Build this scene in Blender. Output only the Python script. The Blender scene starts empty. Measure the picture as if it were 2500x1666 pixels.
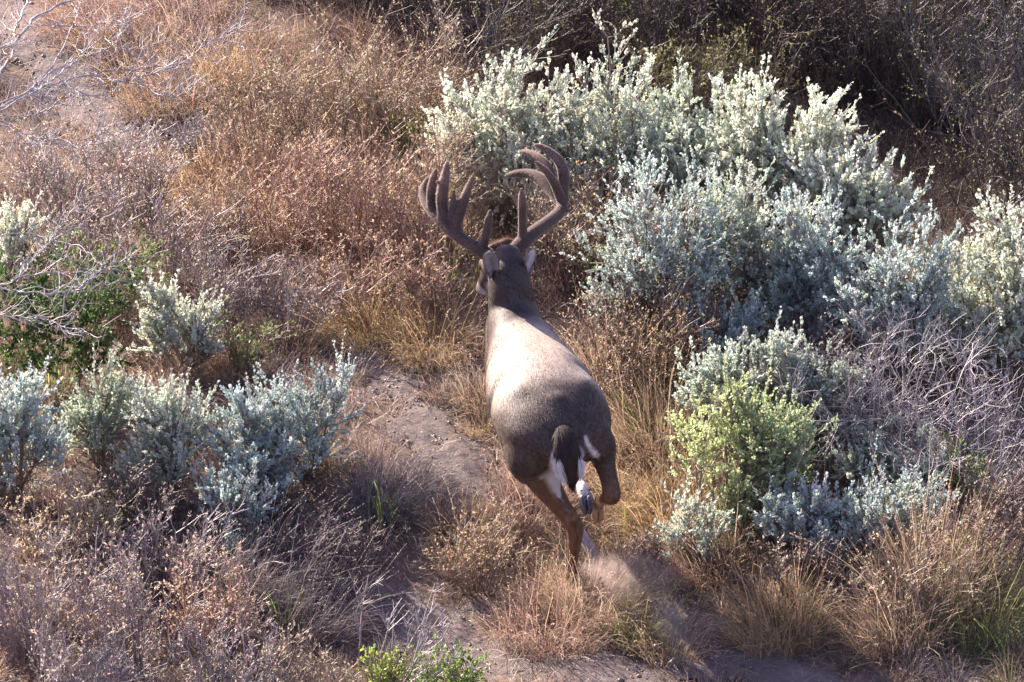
import bpy, math, random
import numpy as np
from mathutils import Vector
from math import radians, sin, cos, pi

S = bpy.context.scene
COL = S.collection

# ------------------------------------------------------------------ camera, world, sun, exposure
PITCH = radians(28.0)
DIST = 30.0
FPX = 600.0 * DIST                      # focal length in pixels of the 2500 px wide photograph
CD = np.array([0.0, cos(PITCH), -sin(PITCH)])
CR = np.array([1.0, 0.0, 0.0])
CU = np.array([0.0, sin(PITCH), cos(PITCH)])
CP = -DIST * CD

cam_d = bpy.data.cameras.new("camera")
cam = bpy.data.objects.new("camera", cam_d)
COL.objects.link(cam)
cam.location = CP
cam.rotation_euler = (pi / 2 - PITCH, 0, 0)
cam_d.sensor_width = 36
cam_d.lens = 36 * FPX / 2500
cam_d.clip_end = 2000
S.camera = cam

SUN_AZ = radians(-42)                   # left of the viewing direction
SUN_EL = radians(26)
w = bpy.data.worlds.new("World")
S.world = w
w.use_nodes = True
nt = w.node_tree
nt.nodes.clear()
sky = nt.nodes.new('ShaderNodeTexSky')
sky.sky_type = 'NISHITA'
sky.sun_disc = False
sky.sun_elevation = SUN_EL
sky.sun_rotation = SUN_AZ % (2 * pi)
bg = nt.nodes.new('ShaderNodeBackground')
bg.inputs[1].default_value = 0.072
wo = nt.nodes.new('ShaderNodeOutputWorld')
tint = nt.nodes.new('ShaderNodeMix'); tint.data_type = 'RGBA'; tint.blend_type = 'MULTIPLY'
tint.inputs[0].default_value = 1; tint.inputs[7].default_value = (1.12, .89, 1.13, 1)
nt.links.new(sky.outputs[0], tint.inputs[6])
nt.links.new(tint.outputs[2], bg.inputs[0])
nt.links.new(bg.outputs[0], wo.inputs[0])

sl = bpy.data.lights.new("sun", 'SUN')
sl.energy = 5.0
sl.angle = radians(0.6)
sl.color = (1.0, 0.87, 0.76)
so = bpy.data.objects.new("sun", sl)
COL.objects.link(so)
sd = Vector((sin(SUN_AZ) * cos(SUN_EL), cos(SUN_AZ) * cos(SUN_EL), sin(SUN_EL)))
so.rotation_euler = sd.to_track_quat('Z', 'Y').to_euler()
so.location = (-20, 30, 25)

S.view_settings.view_transform = 'Standard'
S.view_settings.look = 'None'
S.view_settings.exposure = 2.1
S.view_settings.gamma = 1
S.render.resolution_x = 1024
S.render.resolution_y = 682
try:
    S.cycles.transparent_max_bounces = 16
    S.cycles.max_bounces = 6
    S.cycles.volume_bounces = 0
except Exception:
    pass

# ------------------------------------------------------------------ pixel <-> world helpers
def ray(px, py):
    d = CD + CR * (px - 1250) / FPX - CU * (py - 833) / FPX
    return d / np.linalg.norm(d)

def G(px, py, z=0.0):
    d = ray(px, py)
    t = (z - CP[2]) / d[2]
    return CP + d * t

def proj(p):
    q = np.asarray(p) - CP
    zc = q @ CD
    return 1250 + FPX * (q @ CR) / zc, 833 - FPX * (q @ CU) / zc

def H(x, y):
    x = np.asarray(x, float); y = np.asarray(y, float)
    return (0.035 * np.sin(1.1 * x + 0.7 * y + 1.0) + 0.03 * np.sin(-0.8 * x + 1.7 * y + 2.2)
            + 0.012 * np.sin(4.3 * x + 1.9 * y) + 0.01 * np.sin(2.2 * x - 5.1 * y + 0.6)) * np.exp(-(x * x + y * y) / 400)

# ------------------------------------------------------------------ objects
def tag(o, label=None, cat=None, group=None, kind=None):
    if label: o['label'] = label
    if cat: o['category'] = cat
    if group: o['group'] = group
    if kind: o['kind'] = kind
    return o

def empty(name, loc, label, cat, group=None):
    o = bpy.data.objects.new(name, None)
    o.location = [float(v) for v in loc]
    o.empty_display_size = 0.1
    COL.objects.link(o)
    return tag(o, label, cat, group)

def norm(v):
    return v / np.maximum(np.linalg.norm(v, axis=-1, keepdims=True), 1e-9)

class Geo:
    """collects vertices, quads, triangles and a colour per vertex, becomes one mesh"""
    def __init__(s):
        s.v = []; s.q = []; s.t = []; s.c = []; s.n = 0
    def add(s, v, q=None, t=None, c=(.5, .5, .5)):
        v = np.asarray(v, np.float32).reshape(-1, 3)
        c = np.broadcast_to(np.asarray(c, np.float32), (len(v), 3))
        if q is not None and len(q): s.q.append(np.asarray(q, np.int64).reshape(-1, 4) + s.n)
        if t is not None and len(t): s.t.append(np.asarray(t, np.int64).reshape(-1, 3) + s.n)
        s.v.append(v); s.c.append(c); s.n += len(v)
    def ribbons(s, P, W, side, col):
        N, K, _ = P.shape
        A = P - side[:, None, :] * W[..., None] * .5
        B = P + side[:, None, :] * W[..., None] * .5
        v = np.stack([A, B], 2)
        i = np.arange(N)[:, None] * (2 * K) + np.arange(K - 1)[None, :] * 2
        q = np.stack([i, i + 1, i + 3, i + 2], -1)
        c = col if col.ndim == 4 else np.broadcast_to(col[:, None, None, :] if col.ndim == 2 else col[:, :, None, :], (N, K, 2, 3))
        s.add(v, q, None, c.reshape(-1, 3))
    def tubes(s, P, R, col, M=3):
        N, K, _ = P.shape
        T = norm(np.gradient(P, axis=1))
        ref = np.where(np.abs(T[:, :1, 2:3]) > .8, np.array([1., 0, 0]), np.array([0, 0, 1.]))
        a = norm(np.cross(T, np.broadcast_to(ref, T.shape))); b = np.cross(T, a)
        ang = np.arange(M) * 2 * pi / M
        v = P[:, :, None, :] + R[..., None, None] * (a[:, :, None, :] * np.cos(ang)[:, None] + b[:, :, None, :] * np.sin(ang)[:, None])
        i = np.arange(N)[:, None, None] * (K * M) + np.arange(K - 1)[None, :, None] * M
        j = np.arange(M)[None, None, :]; j2 = (j + 1) % M
        q = np.stack([i + j, i + j2, i + M + j2, i + M + j], -1)
        c = np.broadcast_to(col[:, None, None, :] if col.ndim == 2 else col[:, :, None, :], (N, K, M, 3))
        s.add(v, q, None, c.reshape(-1, 3))
    def leaves(s, p, ax, nr, L, Wd, col, fold=.25, curl=.12):
        ax = norm(ax); sd_ = norm(np.cross(ax, nr)); nr = np.cross(sd_, ax)
        L = np.asarray(L)[:, None]; Wd = np.asarray(Wd)[:, None]
        r = lambda a, b, c: p + ax * L * a + sd_ * Wd * b + nr * (Wd * c)
        v = np.stack([r(0, 0, 0), r(.38, .42, fold), r(.8, .38, fold - curl), r(1, 0, -curl), r(.8, -.38, fold - curl), r(.38, -.42, fold)], 1)
        i = np.arange(len(p))[:, None] * 6
        q = np.concatenate([i + np.array([[0, 1, 2, 3]]), i + np.array([[0, 3, 4, 5]])])
        s.add(v, q, None, np.repeat(col, 6, axis=0))
    def mesh(s, name, off=(0, 0, 0), smooth=True):
        v = np.concatenate(s.v) - np.asarray(off, np.float32)
        c = np.concatenate(s.c)
        q = np.concatenate(s.q) if s.q else np.zeros((0, 4), int)
        t = np.concatenate(s.t) if s.t else np.zeros((0, 3), int)
        me = bpy.data.meshes.new(name)
        me.vertices.add(len(v)); me.vertices.foreach_set('co', v.astype(np.float32).ravel())
        loops = np.concatenate([q.ravel(), t.ravel()]).astype(np.int32)
        me.loops.add(len(loops)); me.loops.foreach_set('vertex_index', loops)
        tot = np.concatenate([np.full(len(q), 4), np.full(len(t), 3)]).astype(np.int32)
        me.polygons.add(len(tot))
        st = np.concatenate([[0], np.cumsum(tot)[:-1]]).astype(np.int32)
        me.polygons.foreach_set('loop_start', st)
        me.polygons.foreach_set('loop_total', tot)
        if smooth: me.polygons.foreach_set('use_smooth', np.ones(len(tot), bool))
        at = me.color_attributes.new('Col', 'FLOAT_COLOR', 'POINT')
        at.data.foreach_set('color', np.concatenate([c, np.ones((len(c), 1), np.float32)], 1).astype(np.float32).ravel())
        me.update(calc_edges=True)
        return me
    def build(s, name, mat, parent=None, smooth=True):
        off = np.zeros(3); q = parent
        while q: off = off + np.array(q.location); q = q.parent
        o = bpy.data.objects.new(name, s.mesh(name, off, smooth))
        o.data.materials.append(mat)
        COL.objects.link(o)
        if parent: o.parent = parent
        return o

# ------------------------------------------------------------------ materials
def new_mat(name):
    m = bpy.data.materials.new(name); m.use_nodes = True
    m.node_tree.nodes.clear()
    return m, m.node_tree.nodes, m.node_tree.links

def plant_mat(name, transl=.4, rough=.55, spec=.4, tint=(1, 1, 1), var=.35, sheen=0):
    m, N, L = new_mat(name)
    at = N.new('ShaderNodeAttribute'); at.attribute_name = 'Col'
    nz = N.new('ShaderNodeTexNoise'); nz.inputs['Scale'].default_value = 60; nz.inputs['Detail'].default_value = 2
    geo = N.new('ShaderNodeNewGeometry'); L.new(geo.outputs['Position'], nz.inputs['Vector'])
    mr = N.new('ShaderNodeMapRange'); mr.inputs['To Min'].default_value = 1 - var; mr.inputs['To Max'].default_value = 1 + var
    L.new(nz.outputs[0], mr.inputs[0])
    mx = N.new('ShaderNodeMix'); mx.data_type = 'RGBA'; mx.blend_type = 'MULTIPLY'; mx.inputs[0].default_value = 1
    L.new(at.outputs[0], mx.inputs[6])
    cb = N.new('ShaderNodeVectorMath'); cb.operation = 'SCALE'; cb.inputs[0].default_value = tint; L.new(mr.outputs[0], cb.inputs['Scale'])
    L.new(cb.outputs[0], mx.inputs[7])
    pr = N.new('ShaderNodeBsdfPrincipled'); pr.inputs['Roughness'].default_value = rough
    pr.inputs['Specular IOR Level'].default_value = spec
    if sheen:
        pr.inputs['Sheen Weight'].default_value = sheen; pr.inputs['Sheen Roughness'].default_value = .4
    L.new(mx.outputs[2], pr.inputs['Base Color'])
    out = N.new('ShaderNodeOutputMaterial')
    if transl > 0:
        tr = N.new('ShaderNodeBsdfTranslucent'); L.new(mx.outputs[2], tr.inputs[0])
        ms = N.new('ShaderNodeMixShader'); ms.inputs[0].default_value = transl
        L.new(pr.outputs[0], ms.inputs[1]); L.new(tr.outputs[0], ms.inputs[2]); L.new(ms.outputs[0], out.inputs[0])
    else:
        L.new(pr.outputs[0], out.inputs[0])
    return m

M_GRASS = plant_mat('dry grass blades', .38, .5, .45)
M_TWIG = plant_mat('dry twigs', 0, .5, .45)
M_SAGE = plant_mat('silver sage leaves', .42, .6, .3, var=.15, sheen=.3)
M_LEAF = plant_mat('green leaves', .45, .45, .5, var=.2)
M_TAIL = plant_mat('tail hair strands', .1, .7, .2, var=.2)
M_FUR = plant_mat('deer hair strands', .2, .5, .3, var=.15)

def coat_mat(name, bump=.35, sheen=.08, scale=(260, 260, 60), rough=.66, spec=.55):
    m, N, L = new_mat(name)
    at = N.new('ShaderNodeAttribute'); at.attribute_name = 'Col'
    geo = N.new('ShaderNodeNewGeometry')
    mp = N.new('ShaderNodeMapping'); mp.inputs['Scale'].default_value = scale; L.new(geo.outputs['Position'], mp.inputs[0])
    nz = N.new('ShaderNodeTexNoise'); nz.inputs['Scale'].default_value = 1; nz.inputs['Detail'].default_value = 3; L.new(mp.outputs[0], nz.inputs['Vector'])
    n2 = N.new('ShaderNodeTexNoise'); n2.inputs['Scale'].default_value = 9; n2.inputs['Detail'].default_value = 4; L.new(geo.outputs['Position'], n2.inputs['Vector'])
    ad = N.new('ShaderNodeMath'); ad.operation = 'ADD'; L.new(nz.outputs[0], ad.inputs[0]); L.new(n2.outputs[0], ad.inputs[1])
    mr = N.new('ShaderNodeMapRange'); mr.inputs['From Min'].default_value = .5; mr.inputs['From Max'].default_value = 1.5
    mr.inputs['To Min'].default_value = .72; mr.inputs['To Max'].default_value = 1.28; L.new(ad.outputs[0], mr.inputs[0])
    sc = N.new('ShaderNodeVectorMath'); sc.operation = 'SCALE'; L.new(at.outputs[0], sc.inputs[0]); L.new(mr.outputs[0], sc.inputs['Scale'])
    pr = N.new('ShaderNodeBsdfPrincipled'); pr.inputs['Roughness'].default_value = rough
    pr.inputs['Specular IOR Level'].default_value = spec
    pr.inputs['Sheen Weight'].default_value = sheen; pr.inputs['Sheen Roughness'].default_value = .35
    L.new(sc.outputs[0], pr.inputs['Base Color'])
    bp = N.new('ShaderNodeBump'); bp.inputs['Strength'].default_value = bump; bp.inputs['Distance'].default_value = .004
    L.new(nz.outputs[0], bp.inputs['Height']); L.new(bp.outputs[0], pr.inputs['Normal'])
    out = N.new('ShaderNodeOutputMaterial'); L.new(pr.outputs[0], out.inputs[0])
    return m

M_COAT = coat_mat('deer coat')
M_BRUSH = coat_mat('tail coat', .4, .05, (260, 260, 60), .85, .15)
M_VELVET = coat_mat('antler velvet', .5, .5, (200, 200, 200), .8, .25)
M_HOOF = coat_mat('deer hoof', .2, 0, (90, 90, 200), .4)
M_EYE = coat_mat('deer eye', 0, 0, (1, 1, 1), .1)

def soil_mat(name, base, dark, pale):
    m, N, L = new_mat(name)
    geo = N.new('ShaderNodeNewGeometry')
    n1 = N.new('ShaderNodeTexNoise'); n1.inputs['Scale'].default_value = 2.3; n1.inputs['Detail'].default_value = 8; n1.inputs['Roughness'].default_value = .7
    n2 = N.new('ShaderNodeTexNoise'); n2.inputs['Scale'].default_value = 45; n2.inputs['Detail'].default_value = 6
    vo = N.new('ShaderNodeTexVoronoi'); vo.inputs['Scale'].default_value = 38
    for n in (n1, n2, vo): L.new(geo.outputs['Position'], n.inputs['Vector'])
    r1 = N.new('ShaderNodeValToRGB'); e = r1.color_ramp.elements
    e[0].position = .3; e[0].color = (*dark, 1); e[1].position = .7; e[1].color = (*pale, 1)
    k = r1.color_ramp.elements.new(.5); k.color = (*base, 1)
    mixv = N.new('ShaderNodeMath'); mixv.operation = 'MULTIPLY_ADD'; mixv.inputs[1].default_value = .45; 
    L.new(n2.outputs[0], mixv.inputs[0])
    ml = N.new('ShaderNodeMath'); ml.operation = 'MULTIPLY'; ml.inputs[1].default_value = .55; L.new(n1.outputs[0], ml.inputs[0])
    L.new(ml.outputs[0], mixv.inputs[2]); L.new(mixv.outputs[0], r1.inputs[0])
    pr = N.new('ShaderNodeBsdfPrincipled'); pr.inputs['Roughness'].default_value = .9; pr.inputs['Specular IOR Level'].default_value = .2
    L.new(r1.outputs[0], pr.inputs['Base Color'])
    n3 = N.new('ShaderNodeTexNoise'); n3.inputs['Scale'].default_value = 14; n3.inputs['Detail'].default_value = 8; n3.inputs['Roughness'].default_value = .75
    L.new(geo.outputs['Position'], n3.inputs['Vector'])
    bp = N.new('ShaderNodeBump'); bp.inputs['Strength'].default_value = .8; bp.inputs['Distance'].default_value = .03
    L.new(n3.outputs[0], bp.inputs['Height']); L.new(bp.outputs[0], pr.inputs['Normal'])
    out = N.new('ShaderNodeOutputMaterial'); L.new(pr.outputs[0], out.inputs[0])
    return m

M_SOIL = soil_mat('sandy soil with litter', (.17, .125, .095), (.07, .05, .04), (.30, .225, .17))
M_SAND = soil_mat('pale trodden sand', (.17, .135, .12), (.10, .08, .07), (.24, .195, .175))

# ------------------------------------------------------------------ the ground and the trail
TRAIL = [  # polylines of (px, py, half width px)
    [(-60, 10, 60), (60, 60, 75), (110, 190, 80), (230, 290, 85), (380, 330, 60), (470, 330, 30)],
    [(760, 800, 25), (900, 868, 65), (960, 935, 46), (1035, 1015, 62), (1110, 1100, 88), (1165, 1190, 75), (1190, 1260, 30)],
    [(900, 1400, 30), (1010, 1450, 75), (1095, 1530, 105), (1200, 1610, 75), (1400, 1640, 55), (1560, 1640, 60), (1680, 1610, 60), (1840, 1640, 60), (2000, 1690, 60)],
    [(1330, 1330, 20), (1480, 1400, 45), (1600, 1470, 50), (1690, 1560, 60)],
]
_seg = []
for pl in TRAIL:
    for a, b in zip(pl[:-1], pl[1:]):
        A = G(a[0], a[1]); B = G(b[0], b[1])
        _seg.append((A[0], A[1], a[2] / 600, B[0], B[1], b[2] / 600))
_seg = np.array(_seg)

def trail_d(x, y):
    """signed distance to the trail's edge, negative on it (x squeezed so widths are as seen)"""
    x = np.atleast_1d(x)[:, None]; y = np.atleast_1d(y)[:, None]
    ax, ay, aw, bx, by, bw = _seg.T
    dx = bx - ax; dy = by - ay
    t = np.clip(((x - ax) * dx + (y - ay) * dy) / (dx * dx + dy * dy), 0, 1)
    d = np.hypot(x - ax - t * dx, (y - ay - t * dy) * .75) - (aw + t * (bw - aw))
    wob = .05 * np.sin(9 * x + 4 * y) + .04 * np.sin(17 * y - 11 * x + 1) + .025 * np.sin(31 * x + 23 * y)
    return (d + wob).min(1)

def terrain():
    g = Geo()
    ax = np.concatenate([-np.geomspace(400, 4.2, 22), np.linspace(-4, 4, 161), np.geomspace(4.2, 400, 22)])
    X, Y = np.meshgrid(ax, ax + 0.0)
    rng = np.random.default_rng(3)
    Z = H(X, Y) + np.where((abs(X) < 4) & (abs(Y) < 4), rng.normal(0, .004, X.shape), 0)
    n = len(ax)
    i = (np.arange(n - 1)[:, None] * n + np.arange(n - 1)[None, :]).ravel()
    g.add(np.stack([X, Y, Z], -1), np.stack([i, i + 1, i + n + 1, i + n], -1))
    tag(g.build('ground', M_SOIL), kind='structure')
    # the trail: a ragged sheet of paler sand 4 mm and more above it
    p = Geo()
    xs = np.arange(-3.4, 3.4, .025); ys = np.arange(-3.9, 3.6, .035)
    X, Y = np.meshgrid(xs, ys)
    d = trail_d(X.ravel(), Y.ravel()).reshape(X.shape)
    hp_ = np.zeros_like(X)
    for _ in range(130):
        cx_, cy_ = rng.uniform(-2.2, 2.2), rng.uniform(-3, 3)
        q_ = ((X - cx_) / .035) ** 2 + ((Y - cy_) / .055) ** 2
        hp_ += -.020 * np.exp(-q_) + .010 * np.exp(-((np.sqrt(q_) - 1.7) / .5) ** 2)
    Z = H(X, Y) + .016 + .4 * hp_ + .006 * np.sin(14 * X + 3 * Y) * np.sin(11 * Y - 2 * X) + rng.normal(0, .0022, X.shape) - np.clip(d + .05, 0, .1) * .2
    n = len(xs); ok = (d < .03)
    ii = (np.arange(len(ys) - 1)[:, None] * n + np.arange(n - 1)[None, :])
    keep = ok[:-1, :-1] & ok[1:, :-1] & ok[:-1, 1:] & ok[1:, 1:]
    i = ii[keep]
    used = np.zeros(X.size, bool)
    q = np.stack([i, i + 1, i + n + 1, i + n], -1); used[q.ravel()] = True
    remap = np.cumsum(used) - 1
    p.add(np.stack([X, Y, Z], -1).reshape(-1, 3)[used], remap[q])
    tag(p.build('path', M_SAND), kind='structure')
terrain()

# ------------------------------------------------------------------ the deer
def remeshed(g, voxel, smooth_it, name):
    """union of overlapping closed shells -> one continuous smooth surface (vertices, quads)"""
    me = g.mesh(name)
    o = bpy.data.objects.new(name, me); COL.objects.link(o)
    r = o.modifiers.new('r', 'REMESH'); r.mode = 'VOXEL'; r.voxel_size = voxel; r.use_smooth_shade = True
    if smooth_it:
        s = o.modifiers.new('s', 'SMOOTH'); s.factor = .5; s.iterations = smooth_it
    dg = bpy.context.evaluated_depsgraph_get(); dg.update()
    ev = o.evaluated_get(dg); em = ev.to_mesh()
    v = np.empty(len(em.vertices) * 3, np.float32); em.vertices.foreach_get('co', v)
    n = np.empty(len(em.vertices) * 3, np.float32); em.vertices.foreach_get('normal', n)
    em.calc_loop_triangles()
    t = np.empty(len(em.loop_triangles) * 3, np.int32); em.loop_triangles.foreach_get('vertices', t)
    quads = [list(p.vertices) for p in em.polygons]
    ev.to_mesh_clear()
    bpy.data.objects.remove(o)
    q = np.array([a for a in quads if len(a) == 4]); tr = np.array([a for a in quads if len(a) == 3])
    return v.reshape(-1, 3), n.reshape(-1, 3), q, tr, t.reshape(-1, 3)

def catmull(P, n):
    P = np.asarray(P, float); K = len(P)
    Q = np.vstack([2 * P[0] - P[1], P, 2 * P[-1] - P[-2]])
    out = []
    for i in range(K - 1):
        a, b, c, d = Q[i:i + 4]
        for t in np.linspace(0, 1, n, endpoint=False):
            out.append(.5 * ((2 * b) + (-a + c) * t + (2 * a - 5 * b + 4 * c - d) * t * t + (-a + 3 * b - 3 * c + d) * t ** 3))
    out.append(P[-1])
    return np.array(out)

def loft(g, st, side=None, n=5, M=20):
    """st rows: x y z a(side half width) b(other half width); closed with round ends"""
    S_ = catmull(st, n); P = S_[:, :3]; a = np.maximum(S_[:, 3], .001); b = np.maximum(S_[:, 4], .001)
    T = norm(np.gradient(P, axis=0))
    if side is None: side = np.array([1., 0, 0])
    sv = norm(side - T * (T @ side)[:, None]); uv = np.cross(sv, T)
    # round caps
    def cap(i, sgn):
        r = min(a[i], b[i]); ks = [.35, .7, .93]
        return [(P[i] + sgn * T[i] * r * k, a[i] * math.sqrt(1 - k * k), b[i] * math.sqrt(1 - k * k), sv[i], uv[i]) for k in ks]
    rings = cap(0, -1)[::-1] + [(P[i], a[i], b[i], sv[i], uv[i]) for i in range(len(P))] + cap(len(P) - 1, 1)
    ang = np.arange(M) * 2 * pi / M
    V = [p + A * np.cos(ang)[:, None] * s_ + B * np.sin(ang)[:, None] * u_ for p, A, B, s_, u_ in rings]
    R = len(V); V = np.concatenate(V)
    i = np.arange(R - 1)[:, None] * M; j = np.arange(M)[None, :]; j2 = (j + 1) % M
    q = np.stack([i + j, i + M + j, i + M + j2, i + j2], -1).reshape(-1, 4)
    V = np.vstack([V, rings[0][0], rings[-1][0]])
    c0 = R * M; c1 = c0 + 1; jj = np.arange(M); jn = (jj + 1) % M
    t = np.concatenate([np.stack([np.full(M, c0), jj, jn], -1), np.stack([np.full(M, c1), (R - 1) * M + jn, (R - 1) * M + jj], -1)])
    g.add(V, q, t)

HEAD = radians(12)                       # heading, left of the view direction
HF = np.array([-sin(HEAD), cos(HEAD), 0]); HR = np.array([cos(HEAD), sin(HEAD), 0]); UZ = np.array([0, 0, 1.])
_tb = G(1374, 1062, .80)                 # tail root
ORG = np.array([_tb[0], _tb[1], 0.0])
def W(u, v, z): return ORG + HF * u + HR * v + UZ * z
def D(px, py, u):
    """the point on the sight line of (px, py) that lies u metres ahead of the deer's tail root"""
    d = ray(px, py); t = ((ORG - CP) @ HF + u) / (d @ HF)
    return CP + d * t
def L_(p):
    q = np.asarray(p) - ORG
    return q @ HF, q @ HR, q[..., 2]
PX = (G(1375, 1000, .9)[0] - G(1374, 1000, .9)[0])     # metres per photograph pixel at the deer

deer = empty('deer', ORG, 'whitetail buck galloping away with tall velvet antlers, sunlit back and dark tail', 'deer')

def sec(p, a, b): return list(p) + [a, b]

def hair(g, v, n, tri, cols, N, Ln, Wd, flow, lift, seed=1, jit=.25, mask=None):
    """short strands rooted over a surface; flow(points, normals) gives the lie of the coat"""
    rng = np.random.default_rng(seed)
    A, B, C = v[tri[:, 0]], v[tri[:, 1]], v[tri[:, 2]]
    ar = np.linalg.norm(np.cross(B - A, C - A), axis=1)
    if mask is not None: ar = ar * mask[tri].mean(1)
    f = rng.choice(len(tri), N, p=ar / ar.sum())
    r1 = np.sqrt(rng.random(N)); r2 = rng.random(N)
    w0, w1, w2 = (1 - r1)[:, None], (r1 * (1 - r2))[:, None], (r1 * r2)[:, None]
    p = A[f] * w0 + B[f] * w1 + C[f] * w2
    nn = norm(n[tri[f, 0]] * w0 + n[tri[f, 1]] * w1 + n[tri[f, 2]] * w2)
    c = cols[tri[f, 0]] * w0 + cols[tri[f, 1]] * w1 + cols[tri[f, 2]] * w2
    fl = flow(p, nn); fl = norm(fl - nn * (fl * nn).sum(1)[:, None])
    d = norm(fl + nn * lift + rng.normal(0, jit, (N, 3)))
    Ls = (Ln * rng.uniform(.6, 1.25, N))[:, None] if np.isscalar(Ln) else (Ln[f] if False else Ln)
    p0 = p - nn * .001; p1 = p0 + d * Ls * .55; p2 = p0 + norm(d + fl * .5 - nn * .1) * Ls
    sd_ = norm(np.cross(d, nn + rng.normal(0, .18, (N, 3))))
    c = np.clip(c * rng.uniform(.6, 1.15, (N, 1)), 0, 1)
    g.ribbons(np.stack([p0, p1, p2], 1), np.broadcast_to(np.array([1, .8, .15]) * Wd, (N, 3)), sd_, c)

def build_deer():
    g = Geo()
    # trunk: along u (v, z, half width, half height)
    T = [(-.06, .0, .745, .07, .045), (-.02, .0, .75, .13, .085), (.05, .0, .76, .19, .12), (.14, .0, .77, .218, .15), (.25, .0, .77, .22, .175), (.37, .0, .76, .212, .19),
         (.50, .0, .74, .192, .20), (.62, .0, .725, .170, .205), (.73, .0, .72, .142, .21), (.84, -.005, .735, .118, .185), (.92, -.01, .78, .095, .14)]
    loft(g, [sec(W(u, v, z), a, b) for u, v, z, a, b in T], HR, 6, 32)
    # loin muscles and hip points
    loft(g, [sec(W(.12, 0, .86), .08, .06), sec(W(.03, 0, .825), .06, .045), sec(W(-.03, 0, .785), .045, .035)], HR, 4, 14)
    for s in (-1, 1):
        loft(g, [sec(W(.69, s * .07, .85), .045, .06), sec(W(.75, s * .085, .74), .055, .09), sec(W(.77, s * .08, .62), .055, .08)], HR, 4, 14)
    # neck
    nk = [W(.72, -.005, .79), W(.79, -.01, .83), D(1252, 756, .875), D(1245, 708, .885), D(1240, 668, .91), D(1238, 638, .955)]
    na = [.13, .112, .096, .085, .077, .066]; nb = [.14, .12, .10, .09, .082, .072]
    loft(g, [sec(p, a, b) for p, a, b in zip(nk, na, nb)], HR, 6, 24)
    # head: poll -> brow -> bridge -> nose, turned a little to the left and down
    poll = D(1236, 622, 1.040)
    nose = D(1166, 700, 1.250)
    ax = norm(nose - poll); hs = norm(np.cross(ax, UZ)); hu = np.cross(hs, ax)
    Lh = .30
    hp = lambda t, s_, h_: poll + ax * Lh * t + hs * s_ + hu * h_
    hd = [(-.10, 0, -.02, .048, .045), (.08, 0, -.01, .060, .056), (.28, 0, .0, .070, .064), (.48, 0, -.006, .056, .054), (.68, 0, -.014, .040, .042), (.86, 0, -.02, .034, .034), (.98, 0, -.024, .030, .027)]
    loft(g, [sec(hp(t, s_, h_), a, b) for t, s_, h_, a, b in hd], hs, 5, 20)
    loft(g, [sec(hp(.15, 0, -.055), .04, .035), sec(hp(.45, 0, -.058), .034, .03), sec(hp(.75, 0, -.05), .022, .018), sec(hp(.93, 0, -.045), .02, .014)], hs, 4, 14)   # jaw
    for s in (-1, 1):   # brow ridges and pedicles
        loft(g, [sec(hp(.34, s * .05, .03), .016, .014), sec(hp(.42, s * .052, .026), .014, .012)], hs, 3, 10)
    # legs, joints as (px, py, u, radius side px, radius depth px)
    def leg(pts, n=5, side=HR):
        loft(g, [sec(D(*k[:3]) if k[0] > 50 else W(*k[:3]), k[3] * PX, k[4] * PX) for k in pts], side, n, 18)
    # left hind, reaching under the body and planted
    leg([(.10, -.11, .76, 58, 66), (.09, -.115, .68, 58, 76), (1298, 1105, .12, 54, 78), (1320, 1160, .13, 43, 60), (1352, 1212, .12, 31, 40), (1383, 1255, .09, 23, 27),
         (1402, 1286, .08, 23, 28), (1403, 1312, .09, 19, 22), (1399, 1350, .14, 15, 17), (1397, 1385, .19, 14, 15), (1397, 1412, .24, 17, 18), (1403, 1438, .28, 13, 15)])
    leg([(1368, 1225, .04, 9, 9), (1392, 1254, .025, 15, 14), (1399, 1270, .03, 15, 15), (1402, 1290, .06, 14, 14)])      # point of the hock
    # right hind, gathered up behind
    leg([(.08, .12, .76, 54, 64), (.08, .125, .70, 50, 68), (1463, 1078, .08, 40, 60), (1473, 1118, .06, 31, 44), (1482, 1152, .03, 23, 30), (1490, 1182, .01, 22, 26),
         (1493, 1208, -.01, 24, 25), (1489, 1214, .06, 19, 19), (1480, 1216, .14, 14, 14), (1470, 1222, .22, 13, 13), (1463, 1226, .27, 15, 15), (1460, 1238, .30, 11, 12)])
    # right fore, folded so that the sole faces back
    leg([(.74, .05, .70, 44, 56), (.72, .06, .58, 32, 40), (1375, 1105, .66, 24, 28), (1392, 1140, .60, 19, 21), (1408, 1165, .56, 14, 15), (1417, 1182, .48, 14, 14), (1424, 1200, .44, 17, 17), (1428, 1212, .42, 15, 14)])
    # left fore, reaching down behind the planted hind foot
    leg([(.74, -.05, .70, 44, 56), (.73, -.055, .58, 32, 42), (.68, -.06, .42, 22, 26), (1362, 1228, .62, 20, 22), (1398, 1275, .58, 16, 17), (1428, 1318, .50, 15, 16), (1448, 1350, .46, 17, 18), (1462, 1372, .44, 14, 15)])
    loft(g, [sec(W(.28, 0, .66), .11, .06), sec(W(.46, 0, .59), .12, .06), sec(W(.60, 0, .56), .11, .06), sec(W(.74, 0, .56), .09, .06)], HR, 4, 16)
    v, n, q, tr, tri = remeshed(g, .0085, 10, 'body')
    u, vv, z = L_(v)
    # muscle, folds of the flank and spine modelled into the surface
    bump_ = lambda cu, cv, cz, ru, rv, rz: np.exp(-((u - cu) / ru) ** 2 - ((vv - cv) / rv) ** 2 - ((z - cz) / rz) ** 2)
    dsp = .010 * bump_(.20, .13, .90, .05, .04, .06) + .010 * bump_(.20, -.13, .90, .05, .04, .06)
    dsp += .007 * bump_(.5, .09, .93, .25, .05, .06) + .004 * bump_(.5, -.09, .93, .25, .05, .06) - .010 * bump_(.33, .20, .80, .03, .09, .12) - .012 * bump_(.33, -.20, .80, .035, .09, .12)
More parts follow.
